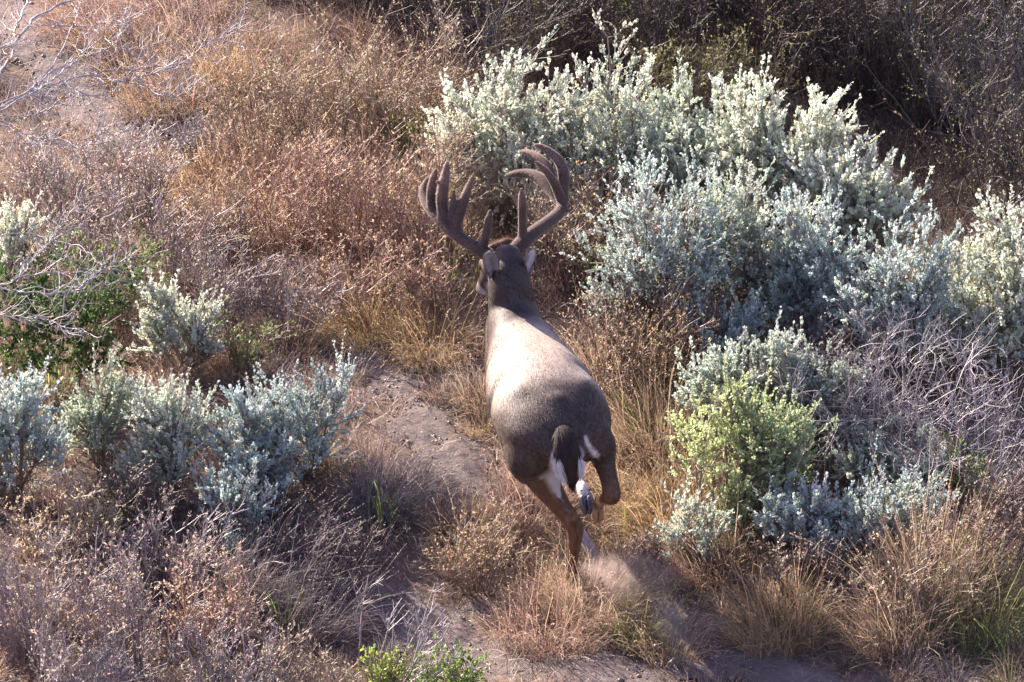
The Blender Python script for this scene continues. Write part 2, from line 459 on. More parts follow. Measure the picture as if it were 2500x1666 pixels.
    dsp += .008 * bump_(.70, .09, .88, .05, .04, .08) + .008 * bump_(.70, -.09, .88, .05, .04, .08) - .008 * bump_(.60, -.12, .85, .03, .08, .12)
    dsp += .0009 * np.sin(34 * u + 19 * z + 13 * vv) * np.sin(25 * vv + 21 * z + 1 + 9 * u) * (z > .6)
    v = (v + n * dsp[:, None]).astype(np.float32)
    # coat colours, with the sunlit patch on the back painted in
    rng = np.random.default_rng(5)
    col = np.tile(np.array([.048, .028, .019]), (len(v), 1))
    def mixc(c, k):
        nonlocal col
        k = np.clip(k, 0, 1)[:, None]; col = col * (1 - k) + np.array(c) * k
    ss = lambda x, a, b: np.clip((x - a) / (b - a), 0, 1) ** 2 * (3 - 2 * np.clip((x - a) / (b - a), 0, 1))
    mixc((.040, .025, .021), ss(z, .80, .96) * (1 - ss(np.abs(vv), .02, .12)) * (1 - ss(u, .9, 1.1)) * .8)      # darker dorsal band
    mixc((.30, .24, .19), ss(z, .74, .86) * ss(u, .14, .26) * (1 - ss(u, .62, .76)))  # sunlight on the back painted into the coat as a paler saddle
    mixc((.15, .074, .038), ss(-z, -.68, -.50) * (1 - ss(u, .5, .9)))                                        # warm brown hind legs
    mixc((.17, .098, .06), ss(-z, -.6, -.45) * ss(u, .5, .8))
    mixc((.032, .022, .019), ss(u, .74, .82) * ss(z, .80, .9) * (1 - ss(np.abs(vv + .03), .02, .07)))                          # dark crest of the neck
    mixc((.042, .029, .025), ss(u, .80, .9) * ss(z, .82, .92) * .8)
    cp = lambda px, py, uu: D(px, py, uu)
    def blob(c, centre, r, soft=.5):
        d = np.linalg.norm(v - centre, axis=1) / r
        mixc(c, 1 - ss(d, 1 - soft, 1))
    white = (.62, .56, .52)
    def blob_(a, r_):
        d = D(*a) - CP; d = d / np.linalg.norm(d); w_ = v - CP; k_ = np.linalg.norm(w_ - (w_ @ d)[:, None] * d, axis=1)
        mixc(white, (1 - ss(k_, r_, r_ * 3)) * (u < .2) * (z < .85))
    # white inner thighs, groin, belly
    ln = n @ HR
    inner_l = (vv < .02) & (vv > -.16) & (ln > .05)
    mixc(white, ss(ln, .15, .6) * (z < .66) * (z > .36) * (u < .45) * (vv < .01) * ss(-z, -.66, -.60))
    mixc(white, ss(-ln, .3, .7) * (z < .66) * (z > .52) * (u < .45) * (vv > .01) * (vv < .13) * ss(-z, -.66, -.60))
    for t_ in np.linspace(0, 1, 14): blob_((1430 + 28 * t_ ** 1.6, 1066 + 46 * t_, .0), .0025 + .003 * t_); blob_((1359 - 5 * t_, 1082 + 56 * t_, .0), .003 + .006 * t_)
    mixc(white, ss(-n[:, 2], .55, .85) * (z < .62) * (u > .1) * (u < .75))
    blob(white, D(1385, 1118, -.06), .075, .4)
    # pale inner fore legs
    for a in ((1417, 1182, .48), (1424, 1196, .44), (1410, 1168, .54)): blob((.66, .58, .54), D(*a), .055, .4)
    for a in ((1428, 1318, .50), (1440, 1340, .47), (1410, 1295, .54), (1450, 1352, .46)): blob((.42, .36, .34), D(*a), .05, .4)
    # tan hock tufts
    blob((.55, .33, .16), D(1394, 1258, .03), .028, .5)
    blob((.5, .27, .10), D(1466, 1222, .22), .05, .5)
    # head: pale throat, muzzle ring, cheeks
    blob((.16, .11, .08), hp(.3, 0, .03), .12, .5)
    blob(white, hp(.6, 0, -.08), .07, .5); blob((.5, .45, .42), hp(.88, 0, -.03), .05, .5)
    blob((.03, .025, .025), hp(1.02, 0, -.012), .03, .4)
    blob((.22, .19, .19), D(1190, 672, .93), .045, .7); blob((.20, .18, .19), D(1288, 668, .93), .045, .7)
    col *= (1 + rng.normal(0, .04, (len(v), 1)))
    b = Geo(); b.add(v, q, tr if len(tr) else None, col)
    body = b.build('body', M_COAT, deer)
    # the coat's own hairs
    def flow(p, nn):
        uu, v_, z_ = L_(p)
        f = -HF * .9 - UZ * .35
        return np.broadcast_to(f, p.shape)
    h = Geo()
    hair(h, v, n, tri, col, 150000, .015, .0011, flow, .16, 2, .14)
    h.build('coat_hair', M_FUR, body)
    # eyes
    for s in (-1, 1):
        e = Geo(); loft(e, [sec(hp(.37, s * .052, .012), .013, .013), sec(hp(.42, s * .053, .012), .013, .013)], hs, 3, 12)
        e.c = [np.broadcast_to(np.array([.012, .008, .006], np.float32), (e.n, 3))]
        e.build('eye', M_EYE, deer)
    # ears: cupped shells with thickness
    def ear(base, tip, wid, face, cup, cin, cout):
        e = Geo(); axd = tip - base; Le = np.linalg.norm(axd); a_ = axd / Le
        sdv = norm(np.cross(a_, face)); nv = np.cross(sdv, a_)
        nu, nv_ = 15, 13
        for side_, off, cc in ((1, 0, cin), (-1, -.005, cout)):
            V = []; C = []
            for i in range(nu):
                t = i / (nu - 1)
                wd = wid * (.42 + .75 * t - .0 * t) * math.sqrt(max(0, 1 - max(0, (t - .45) / .55) ** 2.2)) if t > 0 else wid * .42
                for j in range(nv_):
                    s_ = -1 + 2 * j / (nv_ - 1)
                    r_ = wd * .5
                    V.append(base + a_ * Le * t + sdv * (r_ * math.sin(s_ * 1.25) / .95) + nv * (off + cup * (1 - math.cos(s_ * 1.35)) * (1.1 - .6 * t)))
                    rim = ss(np.array(abs(s_)), .75, 1.0) + (t > .93)
                    C.append(np.array(cc) * (1 - .72 * min(1, rim)) * (1 - .5 * math.exp(-(s_ / .3) ** 2) * (t < .75)))  # dark rim; shadow inside the ear's fold painted into the colour
            i0 = (np.arange(nu - 1)[:, None] * nv_ + np.arange(nv_ - 1)).ravel()
            e.add(V, np.stack([i0, i0 + 1, i0 + nv_ + 1, i0 + nv_], -1)[:, ::side_], None, C)
        n0 = nu * nv_
        edge = [j for j in range(nv_)] + [i * nv_ + nv_ - 1 for i in range(1, nu)] + [(nu - 1) * nv_ + j for j in range(nv_ - 2, -1, -1)] + [i * nv_ for i in range(nu - 2, 0, -1)]
        qq = [[a1, b1, b1 + n0, a1 + n0] for a1, b1 in zip(edge, edge[1:] + edge[:1])]
        e.q.append(np.array(qq))
        o = e.build('ear', M_COAT, deer)
        # fringe of hairs inside and round the rim
        vv_ = np.concatenate(e.v); tt = np.concatenate([np.concatenate(e.q)[:, [0, 1, 2]], np.concatenate(e.q)[:, [0, 2, 3]]])
        fr = Geo(); nn_ = np.tile(nv, (len(vv_), 1))
        hair(fr, vv_.astype(float), nn_, tt, np.concatenate(e.c).astype(float), 700, .012, .0009, lambda p, q_: np.broadcast_to(a_, p.shape), .3, 4, .4)
        fr.build('ear_hair', M_FUR, o)
    ear(D(1207, 674, 0.880), D(1196, 612, 0.870), .074, norm(np.array([-.15, -.9, .45])), .028, (.22, .20, .205), (.12, .085, .07))
    ear(D(1272, 672, 0.900), D(1297, 604, 0.900), .064, norm(np.array([.75, -.65, .1])), .03, (.46, .42, .44), (.26, .16, .11))
    # tail: a broad dark brush edged with white
    t = Geo()
    tl = [(1374, 1030, .03, 20, 12), (1376, 1062, -.045, 24, 12), (1383, 1098, -.085, 33, 15), (1390, 1135, -.10, 33, 14), (1396, 1160, -.10, 25, 10), (1399, 1174, -.10, 12, 6)]
    loft(t, [sec(D(px, py, u_), a * PX, b_ * PX) for px, py, u_, a, b_ in tl], HR, 5, 18)
    v2, n2, q2, tr2, tri2 = remeshed(t, .006, 3, 'tail')
    ctr = catmull(np.array([D(*x[:3]) for x in tl]), 6)
    dx = np.array([(p - ctr[np.argmin(np.linalg.norm(ctr - p, axis=1))]) @ HR for p in v2])
    tailz = v2[:, 2]
    cw = ss(np.abs(dx), .040, .052) * ss(-tailz, -.80, -.74)
    c2 = np.array([.07, .042, .029]) * (1 - cw[:, None]) + np.array(white) * cw[:, None]
    tk = ss(tailz, .72, .80)[:, None]; c2 = c2 * (1 - tk) + np.array([.05, .036, .032]) * tk
    tg = Geo(); tg.add(v2, q2, tr2 if len(tr2) else None, c2)
    tail = tg.build('tail', M_BRUSH, deer)
    th = Geo()
    def tflow(p, nn): return norm(ctr[-1] - p + np.array([0, 0, -.08]))
    hair(th, v2, n2, tri2, c2 * .8, 9000, .045, .0014, tflow, .02, 6, .07, ss(-tailz, -.80, -.74) + .15)
    wm = (np.abs(dx) > .034).astype(float) * (tailz < .76)
    hair(th, v2, n2, tri2, np.tile(np.array([.75, .70, .68]), (len(v2), 1)), 1500, .05, .0014, lambda p, nn: norm(tflow(p, nn) + nn * .3), .3, 7, .15, wm + 1e-6)
    th.build('tail_hair', M_TAIL, tail)
    # hooves: two toes each and the dew claws
    def hoof(base, dirn, fwd, size=1.0, col_=(.05, .045, .045)):
        dirn = norm(dirn); fwd = norm(fwd - dirn * (fwd @ dirn)); sdv = np.cross(dirn, fwd)
        hg = Geo()
        for s in (-1, 1):
            c0 = base + sdv * s * .014 * size
            loft(hg, [sec(c0 - dirn * .012, .013 * size, .020 * size), sec(c0 + dirn * .018 * size + fwd * .004, .016 * size, .026 * size), sec(c0 + dirn * .045 * size + fwd * .016 * size - sdv * s * .002, .014 * size, .026 * size), sec(c0 + dirn * .060 * size + fwd * .03 * size - sdv * s * .005, .007 * size, .012 * size)], sdv, 4, 12)
            loft(hg, [sec(base - dirn * .035 * size + sdv * s * .014 - fwd * .018, .006, .006), sec(base - dirn * .018 * size + sdv * s * .016 - fwd * .030, .004, .004)], sdv, 2, 8)
        hg.c = [np.broadcast_to(np.array(col_, np.float32), (len(c), 3)) for c in hg.c]
        hg.build('hoof', M_HOOF, deer)
    hoof(D(1405, 1443, .29), np.array([0, .35, -.9]), HF)
    hoof(D(1460, 1246, .31), np.array([-.1, .2, -.9]), -HF, .74, (.26, .16, .08))
    hoof(D(1431, 1219, .405), np.array([.05, -.95, .0]), np.array([0.05, .0, -1]), .98, (.07, .065, .075))
    hoof(D(1470, 1384, .43), np.array([.35, -.1, -.9]), HF, 1.1, (.05, .05, .055))
    # antlers in velvet
    def antler(beams, seed):
        a = Geo()
        for bm in beams:
            loft(a, [sec(D(px, py, u_), r * 1.2 * PX, r * 1.2 * PX) for px, py, u_, r in bm], HR, 5, 12)
        va, na_, qa, tra, tria = remeshed(a, .0045, 3, 'antler')
        ra = np.random.default_rng(seed)
        uu, v_, z_ = L_(va)
        base = np.array([.12, .08, .062])
        nz = .5 + .5 * np.sin(va[:, 0] * 47 + va[:, 2] * 23) * np.sin(va[:, 1] * 39 + va[:, 2] * 61)
        ca = base * (1 + .25 * (nz[:, None] - .5)) * np.ones_like(va)
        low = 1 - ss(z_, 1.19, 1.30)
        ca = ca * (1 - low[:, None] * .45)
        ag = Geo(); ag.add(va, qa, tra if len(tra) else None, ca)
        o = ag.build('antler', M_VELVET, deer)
        fz = Geo(); hair(fz, va, na_, tria, ca * 4, 12000, .0065, .0009, lambda p, nn: np.cross(nn, HF) + UZ * .2, .9, seed, .35)
        fz.build('velvet_fuzz', M_FUR, o)
    antler([
        [(1192, 622, 1.030, 15), (1178, 615, 1.040, 15), (1158, 602, 1.060, 13.5), (1131, 586, 1.100, 13), (1103, 563, 1.150, 14), (1079, 538, 1.200, 15), (1056, 514, 1.250, 13), (1039, 492, 1.300, 11.5), (1033, 472, 1.340, 10), (1037, 453, 1.370, 8.5), (1047, 437, 1.390, 6), (1053, 428, 1.400, 3)],
        [(1060, 522, 1.240, 12), (1053, 498, 1.250, 10), (1053, 465, 1.260, 10.5), (1057, 440, 1.270, 9), (1062, 422, 1.275, 6.5), (1063, 414, 1.280, 3)],
        [(1084, 545, 1.190, 14), (1080, 515, 1.200, 12.5), (1079, 480, 1.205, 13), (1083, 450, 1.210, 12), (1088, 425, 1.220, 9.5), (1091, 405, 1.225, 6.5), (1092, 396, 1.230, 3.5)],
        [(1077, 449, 1.205, 5), (1066, 443, 1.205, 2.5)],
        [(1106, 545, 1.170, 11), (1105, 520, 1.170, 9.5), (1107, 495, 1.170, 7), (1108, 476, 1.175, 4.5), (1108, 467, 1.175, 2.5)],
        [(1112, 568, 1.150, 13), (1116, 545, 1.150, 12), (1126, 510, 1.160, 11.5), (1137, 478, 1.170, 10), (1147, 450, 1.180, 7), (1154, 431, 1.185, 3.5), (1156, 425, 1.185, 2)],
        [(1064, 520, 1.235, 13), (1084, 535, 1.200, 15), (1106, 552, 1.170, 14)],
        [(1178, 606, 1.040, 10), (1183, 590, 1.040, 9), (1189, 562, 1.040, 9.5), (1193, 538, 1.045, 9), (1196, 522, 1.050, 6), (1196, 514, 1.050, 3)],
    ], 11)
    antler([
        [(1246, 617, 1.030, 14), (1259, 608, 1.040, 16), (1280, 588, 1.070, 17), (1304, 567, 1.110, 15), (1330, 548, 1.160, 14), (1354, 530, 1.210, 13.5), (1370, 512, 1.250, 13), (1375, 490, 1.280, 11.5), (1375, 465, 1.300, 11.5), (1377, 440, 1.320, 12.5), (1373, 412, 1.340, 12.5), (1361, 389, 1.360, 10.5), (1342, 371, 1.380, 8.5), (1324, 360, 1.400, 7), (1308, 354, 1.410, 4)],
        [(1371, 490, 1.280, 11), (1362, 466, 1.270, 11), (1349, 440, 1.260, 9.5), (1334, 420, 1.250, 7.5), (1318, 405, 1.240, 5.5), (1308, 395, 1.235, 2.5)],
        [(1350, 432, 1.310, 8), (1338, 408, 1.350, 9), (1320, 388, 1.390, 8.5), (1300, 376, 1.430, 7.5), (1282, 371, 1.460, 6), (1270, 370, 1.480, 3.5)],
        [(1368, 500, 1.280, 9), (1352, 474, 1.330, 11.5), (1334, 451, 1.380, 13), (1312, 432, 1.430, 12.5), (1288, 424, 1.470, 10.5), (1262, 424, 1.500, 8.5), (1246, 427, 1.520, 6.5), (1237, 428, 1.530, 4)],
        [(1276, 590, 1.070, 12), (1276, 560, 1.070, 10), (1275, 530, 1.070, 9), (1275, 500, 1.075, 9.5), (1274, 478, 1.080, 7.5), (1273, 462, 1.080, 3)],
        [(1370, 514, 1.250, 9), (1380, 512, 1.240, 5), (1386, 514, 1.235, 3.5)],
        [(1372, 420, 1.330, 8), (1379, 415, 1.330, 3)],
    ], 12)
    # tuft between the pedicles
    tf = Geo()
    loft(tf, [sec(D(1200, 606, 1.060), .016, .016), sec(D(1222, 600, 1.080), .02, .02), sec(D(1240, 596, 1.090), .024, .022), sec(D(1256, 600, 1.080), .018, .018)], UZ, 4, 12)
    tf.c = [np.broadcast_to(np.array([.13, .075, .05], np.float32), (len(c), 3)) for c in tf.c]
    fo = tf.build('forelock', M_COAT, deer)
    vv_ = np.concatenate(tf.v).astype(float); tt = np.concatenate([np.concatenate(tf.q)[:, [0, 1, 2]], np.concatenate(tf.q)[:, [0, 2, 3]], np.concatenate(tf.t)])
    fr = Geo(); cen = vv_.mean(0); hair(fr, vv_, norm(vv_ - cen - 0), tt, np.concatenate(tf.c).astype(float) * 1.8, 1500, .014, .001, lambda p, q_: np.broadcast_to(UZ, p.shape), .6, 9, .4)
    fr.build('forelock_hair', M_FUR, fo)
build_deer()
#VEG

# ------------------------------------------------------------------ plants: growing paths
def grow(rng, p, d, L, K, noise=.12, up=0.0, out=None):
    """N curved paths of K points; up > 0 bends them skyward, < 0 lets them droop"""
    P = [p]; d = norm(d); st = (L / (K - 1))[:, None]
    for k in range(K - 1):
        P.append(P[-1] + d * st)
        d = norm(d + rng.normal(0, noise, d.shape) + UZ * up)
    return np.stack(P, 1)

def pick(rng, P, n, t0, t1, amin, amax, updir=0.0):
    """n side shoots of the paths P: where they start and which way they go"""
    N, K, _ = P.shape
    i = rng.integers(0, N, n); t = rng.uniform(t0, t1, n) * (K - 1)
    a = np.minimum(t.astype(int), K - 2); f = (t - a)[:, None]
    s = P[i, a] * (1 - f) + P[i, a + 1] * f
    T = norm(P[i, a + 1] - P[i, a])
    r_ = rng.normal(0, 1, (n, 3)); perp = norm(r_ - T * (r_ * T).sum(1)[:, None])
    ang = rng.uniform(amin, amax, n)[:, None]
    return s, norm(T * np.cos(ang) + perp * np.sin(ang) + UZ * updir), i

def shade(rng, base, n, var=.2, hue=.06):
    b = np.asarray(base, float)
    return np.clip(b * rng.uniform(1 - var, 1 + var, (n, 1)) * rng.normal(1, hue, (n, 3)), .005, .95)

def taper(n, K, r0, r1):
    t = np.linspace(0, 1, K)[None, :]
    r0 = np.broadcast_to(np.asarray(r0, float), (n,))[:, None]; r1 = np.broadcast_to(np.asarray(r1, float), (n,))[:, None]
    return r0 * (1 - t) + r1 * t

def on_ground(x, y): return np.stack([x, y, H(x, y) - .01], -1)

SAGE = 'silvery sage bushes growing among the dry brush'
def sage(px, pb, wpx, top, label, seed, base=None, dens=1.12, col=(.60, .66, .60), leafL=.0160, low=.30, depth=.8, lean=(0, 0), shape=None, stem=(.22, .17, .14), plume=1.0, group=SAGE, name='sage_bush', cat='sage bush'):
    """px, pb: pixel of the foot; wpx: width in pixels; top: pixel row of the crown's top; low: height of the lowest leaves (share)"""
    rng = np.random.default_rng(seed)
    c = G(px, pb); c[2] = float(H(c[0], c[1]))
    R = wpx / 2 / 600 * (1 if True else 0)
    Hh = (pb - top) / (600 * cos(PITCH)) * 1.04
    root = empty(name, c, label, cat, group)
    n = int(95 * dens * (wpx / 300) * (Hh / .7) ** .8 * (.4 + .6 * depth) * 5.2)
    # crown points in clumps over and inside an uneven dome
    nc = max(7, int(n / 24))
    az = rng.uniform(0, 2 * pi, nc); rr = np.sqrt(rng.random(nc)) * .86
    cx = np.cos(az) * rr; cy = np.sin(az) * rr
    dome = np.sqrt(np.clip(1 - rr ** 2 * .8, .05, 1))
    hz = dome * rng.uniform(.62, 1.0, nc)
    lowm = rng.random(nc) < .45
    hz = np.where(lowm, dome * rng.uniform(low, .7, nc), hz)
    if shape is not None: hz = hz * shape(cx)
    cl = np.stack([cx * R + lean[0] * hz, cy * R * depth + lean[1] * hz, hz * Hh * .92], -1)
    # stems from the foot to each clump
    nS = nc; f0 = np.stack([rng.normal(0, .10 * R, nS), rng.normal(0, .10 * R * depth, nS), np.full(nS, -.02)], -1)
    mid = (f0 + cl) / 2 + np.stack([cl[:, 0] * .12, cl[:, 1] * .12, -np.abs(cl[:, 2]) * .04], -1) + rng.normal(0, .03, (nS, 3))
    t = np.linspace(0, 1, 9)[None, :, None]
    P = f0[:, None] * (1 - t) ** 2 + 2 * mid[:, None] * t * (1 - t) + cl[:, None] * t ** 2 + rng.normal(0, .006, (nS, 9, 3)) * (t > 0)
    P = P + c
    g = Geo(); g.tubes(P, taper(nS, 9, .0065, .0025), shade(rng, stem, nS), 4)
    # twigs radiating at each clump, leafy shoots on them
    i = rng.integers(0, nc, n)
    k0 = rng.integers(5, 9, n); s0 = P[i, k0]
    outd = norm(np.stack([cl[i, 0] / R * .55, cl[i, 1] / R * .55, np.full(n, .42)], -1) + rng.normal(0, .42, (n, 3)))
    Lt = rng.uniform(.05, .13, n) * (.7 + .5 * Hh)
    TW = grow(rng, s0, outd, Lt, 4, .12, .16)
    g.tubes(TW, taper(n, 4, .0022, .0012), shade(rng, np.array(stem) * 1.15, n))
    # dry inner twigs below the leaves
    nd = int(n * .8)
    sp, dd, _ = pick(rng, P, nd, .12, .8, .4, 1.2, .1)
    DW = grow(rng, sp, dd, rng.uniform(.06, .2, nd), 5, .2, .04)
    g.tubes(DW, taper(nd, 5, .0018, .0007), shade(rng, np.array(stem) * 1.1, nd, .35))
    g.build('branches', M_TWIG, root)
    m = int(n * 2.4); leafL = leafL * rng.uniform(.85, 1.15); tone = rng.uniform(.78, 1.1, nc)
    ii = rng.integers(0, n, m)
    s1 = TW[ii, rng.integers(1, 4, m)]
    tip = rng.random(m) < .22
    d1 = norm(norm(TW[ii, 3] - TW[ii, 2]) + rng.normal(0, .38, (m, 3)) + UZ * .55)
    Ls = np.where(tip, rng.uniform(.06, .12, m), rng.uniform(.03, .06, m)) * plume
    hi = (s1[:, 2] - c[2]) / Hh
    Ls = Ls * np.where(tip & (hi > .7), 1.25, 1.0)
    SH = grow(rng, s1, d1, Ls, 4, .08, .12)
    f = Geo()
    f.tubes(SH, taper(m, 4, .0016, .0011), shade(rng, np.array(col) * .75, m))
    per = 17
    T = rng.uniform(.08, 1.02, (m, per)) * 3; a = np.minimum(T.astype(int), 2); fr = (T - a)[..., None]
    mi = np.arange(m)[:, None]
    p = SH[mi, a] * (1 - fr) + SH[mi, a + 1] * fr
    ax = norm(SH[mi, a + 1] - SH[mi, a])
    r_ = rng.normal(0, 1, p.shape); perp = norm(r_ - ax * (r_ * ax).sum(-1, keepdims=True))
    ang = rng.uniform(.25, .95, (m, per, 1))
    la = ax * np.cos(ang) + perp * np.sin(ang)
    nr = perp * np.cos(ang) - ax * np.sin(ang)
    k = rng.random((m, per)) < np.clip(.6 + Ls * 4, 0, 1)[:, None]
    cc = np.repeat(shade(rng, col, m, .12, .03) * tone[i[ii]][:, None], per, 0).reshape(m, per, 3)[k] * rng.uniform(.85, 1.12, (k.sum(), 1))
    old = rng.random(k.sum()) < .05; cc[old] = cc[old] * np.array([.95, .72, .45])
    Ll = rng.uniform(.65, 1.2, k.sum()) * leafL * (1.15 - .35 * (T[k] / 3))
    f.leaves(p[k], la[k], nr[k] + rng.normal(0, .25, (k.sum(), 3)), Ll, Ll * rng.uniform(.58, .82, k.sum()), np.clip(cc, 0, .9), .14, .06)
    f.build('foliage', M_SAGE, root)
    return root

def bush(px, pb, wpx, top, label, seed, name='dry_bush', cat='dry bush', group=None, stem=(.26, .19, .15), leafc=None, leafn=0, leafL=.012, nst=26, n1=7, n2=6, n3=0, thick=.003,
         depth=.8, spread=1.0, up=.05, noise=.10, foot=.18, lw=.45, mat=None, lean=(0, 0), l1=.34, l2=.16, tipleaf=.5, wig=.12):
    """a branching bush: stems, branches, twigs and, where it has them, small leaves or seed heads"""
    rng = np.random.default_rng(seed)
    c = G(px, pb); c[2] = float(H(c[0], c[1]))
    R = wpx / 2 / 600; Hh = max(.08, (pb - top) / (600 * cos(PITCH)))
    root = empty(name, c, label, cat, group)
    az = rng.uniform(0, 2 * pi, nst); rr = np.sqrt(rng.random(nst))
    f0 = np.stack([np.cos(az) * rr * R * foot * 2, np.sin(az) * rr * R * foot * 2 * depth, np.full(nst, -.01)], -1) + c
    tgt = np.stack([np.cos(az) * rr * R * spread + lean[0] * Hh, np.sin(az) * rr * R * depth * spread + lean[1] * Hh, Hh * rng.uniform(.6, 1, nst) * (1 - .25 * rr ** 2)], -1)
    d = tgt - (f0 - c); L = np.linalg.norm(d, axis=1)
    P = grow(rng, f0, d, L, 9, noise, up * .3)
    g = Geo(); g.tubes(P, taper(nst, 9, thick * rng.uniform(.7, 1.3, nst), thick * .35), shade(rng, stem, nst), 4)
    a = nst * n1
    s, dd, _ = pick(rng, P, a, .15, 1, .35, 1.0, up)
    P1 = grow(rng, s, dd, rng.uniform(.5, 1.1, a) * l1 * Hh, 6, wig, up)
    g.tubes(P1, taper(a, 6, thick * .5, thick * .22), shade(rng, stem, a, .45))
    b = a * n2
    s, dd, _ = pick(rng, P1, b, .1, 1, .35, 1.15, up)
    P2 = grow(rng, s, dd, rng.uniform(.4, 1.2, b) * l2 * Hh, 4, wig, up)
    g.tubes(P2, taper(b, 4, thick * .27, thick * .15), shade(rng, np.array(stem) * 1.15, b, .55))
    last = P2
    if n3:
        e = b * n3
        s, dd, _ = pick(rng, P2, e, .1, 1, .5, 1.3, up)
        P3 = grow(rng, s, dd, rng.uniform(.4, 1.2, e) * l2 * .5 * Hh, 3, wig, up)
        g.tubes(P3, taper(e, 3, thick * .2, thick * .12), shade(rng, np.array(stem) * 1.15, e, .35)); last = P3
    g.build('branches', M_TWIG, root)
    if leafn:
        m = int(leafn)
        s, dd, _ = pick(rng, last, m, 1 - tipleaf, 1, .3, 1.3, .1)
        f = Geo(); LL = rng.uniform(.5, 1.3, m) * leafL
        f.leaves(s, dd, rng.normal(0, 1, (m, 3)), LL, LL * lw * rng.uniform(.8, 1.2, m), shade(rng, leafc, m, .3, .08), .2, .1)
        f.build('foliage', mat or M_LEAF, root)
    return root

def blades(g, rng, ctr, n, L, R, col, droop=.5, width=.0016, K=6, lean=(0, 0), var=.25, seeds=0, spread=1.0, hue=.07):
    """a tuft: n blades from a small disc round ctr, arching over"""
    az = rng.uniform(0, 2 * pi, n); rr = np.sqrt(rng.random(n)) * R
    x = ctr[0] + np.cos(az) * rr; y = ctr[1] + np.sin(az) * rr
    p = on_ground(x, y)
    az2 = az + rng.normal(0, .7, n); til = np.abs(rng.normal(0, .45, n)) * spread
    d = np.stack([np.cos(az2) * np.sin(til) + lean[0], np.sin(az2) * np.sin(til) + lean[1], np.cos(til)], -1)
    Ls = L * rng.uniform(.45, 1.15, n)
    dd = norm(d); P = [p]; st = (Ls / (K - 1))[:, None]
    fall = norm(np.stack([np.cos(az2) + lean[0] * 2, np.sin(az2) + lean[1] * 2, np.full(n, -1.1)], -1)) * (droop * rng.uniform(.3, 1.5, n))[:, None] * 2.2 / K
    for k in range(K - 1):
        P.append(P[-1] + dd * st); dd = norm(dd + fall * (k * .35 + .4) + rng.normal(0, .07, dd.shape))
    P = np.stack(P, 1); width = width * 1.45
    P[..., 2] = np.maximum(P[..., 2], H(P[..., 0], P[..., 1]) + .004)
    side = norm(np.cross(P[:, 2] - P[:, 0], rng.normal(0, 1, (n, 3))))
    Wd = width * np.linspace(1, .25, K)[None, :] * rng.uniform(.6, 1.4, (n, 1))
    cc = shade(rng, col, n, var + .2, hue)
    g.ribbons(P, Wd, side, cc)
    if seeds:
        k = rng.choice(n, int(n * seeds), replace=False)
        tipP = P[k][:, -2:]
        m = 7
        t = np.linspace(0, 1, m)[None, :, None]
        pp = (tipP[:, :1] * (1 - t) + tipP[:, 1:] * t).reshape(-1, 3)
        ax = np.repeat(norm(tipP[:, 1] - tipP[:, 0]), m, 0) + rng.normal(0, .5, (len(pp), 3))
        LL = rng.uniform(.005, .010, len(pp))
        g.leaves(pp, ax, rng.normal(0, 1, pp.shape), LL, LL * .45, shade(rng, np.clip(np.array(col) * 1.35, 0, .8), len(pp), .2), .2, 0)

STRAW = (.34, .25, .17); PINK = (.36, .245, .185); GOLD = (.37, .265, .14); GREY = (.25, .21, .20); BROWN = (.17, .115, .095); OLIVE = (.24, .24, .10); GREEN = (.22, .34, .07)

def zone_colour(px, py, rng):
    """tint of the grass at a place on the ground, darkened where shade is painted in"""
    n = math.sin(px * .011 + py * .017) + math.sin(px * .023 - py * .013 + 2) * .7 + rng.normal(0, .5)
    if 2080 < px < 2400 and 280 < py < 620: base = (.07, .055, .05)  # deep shade of the thicket gap painted as near-black grass
    elif 110 < px < 1060 and 1170 < py < 1410 and rng.random() < .8: base = (.135, .115, .115)  # shade in the hollow below the left sage painted into the grass
    elif 1380 < px < 1950 and 600 < py < 1040: base = [BROWN, (.15, .12, .11), BROWN, STRAW][int(rng.integers(0, 4))]  # brown undergrowth, darkened further to paint the shade under the sage
    elif px < 620 and py > 1180: base = [GREY, PINK, STRAW][int(rng.integers(0, 3))]
    elif px < 560 and py < 640: base = [GREY, PINK, GREY, STRAW][int(rng.integers(0, 4))]
    elif px < 1120 and py < 900: base = [PINK, STRAW, PINK, BROWN][int(rng.integers(0, 4))]
    elif (px > 1500 and py < 520) or (px > 620 and py < 170): base = [(.12, .09, .075), (.14, .12, .11), (.14, .14, .07), BROWN][int(rng.integers(0, 4))]
    elif px > 1800: base = [GREY, STRAW, BROWN, OLIVE][int(rng.integers(0, 4))]
    elif px > 1150 and py > 1050: base = [STRAW, GOLD, PINK, STRAW][int(rng.integers(0, 4))]
    else: base = [STRAW, GREY, BROWN, PINK][int(rng.integers(0, 4))]
    return np.array(base) * (1 + .12 * n)

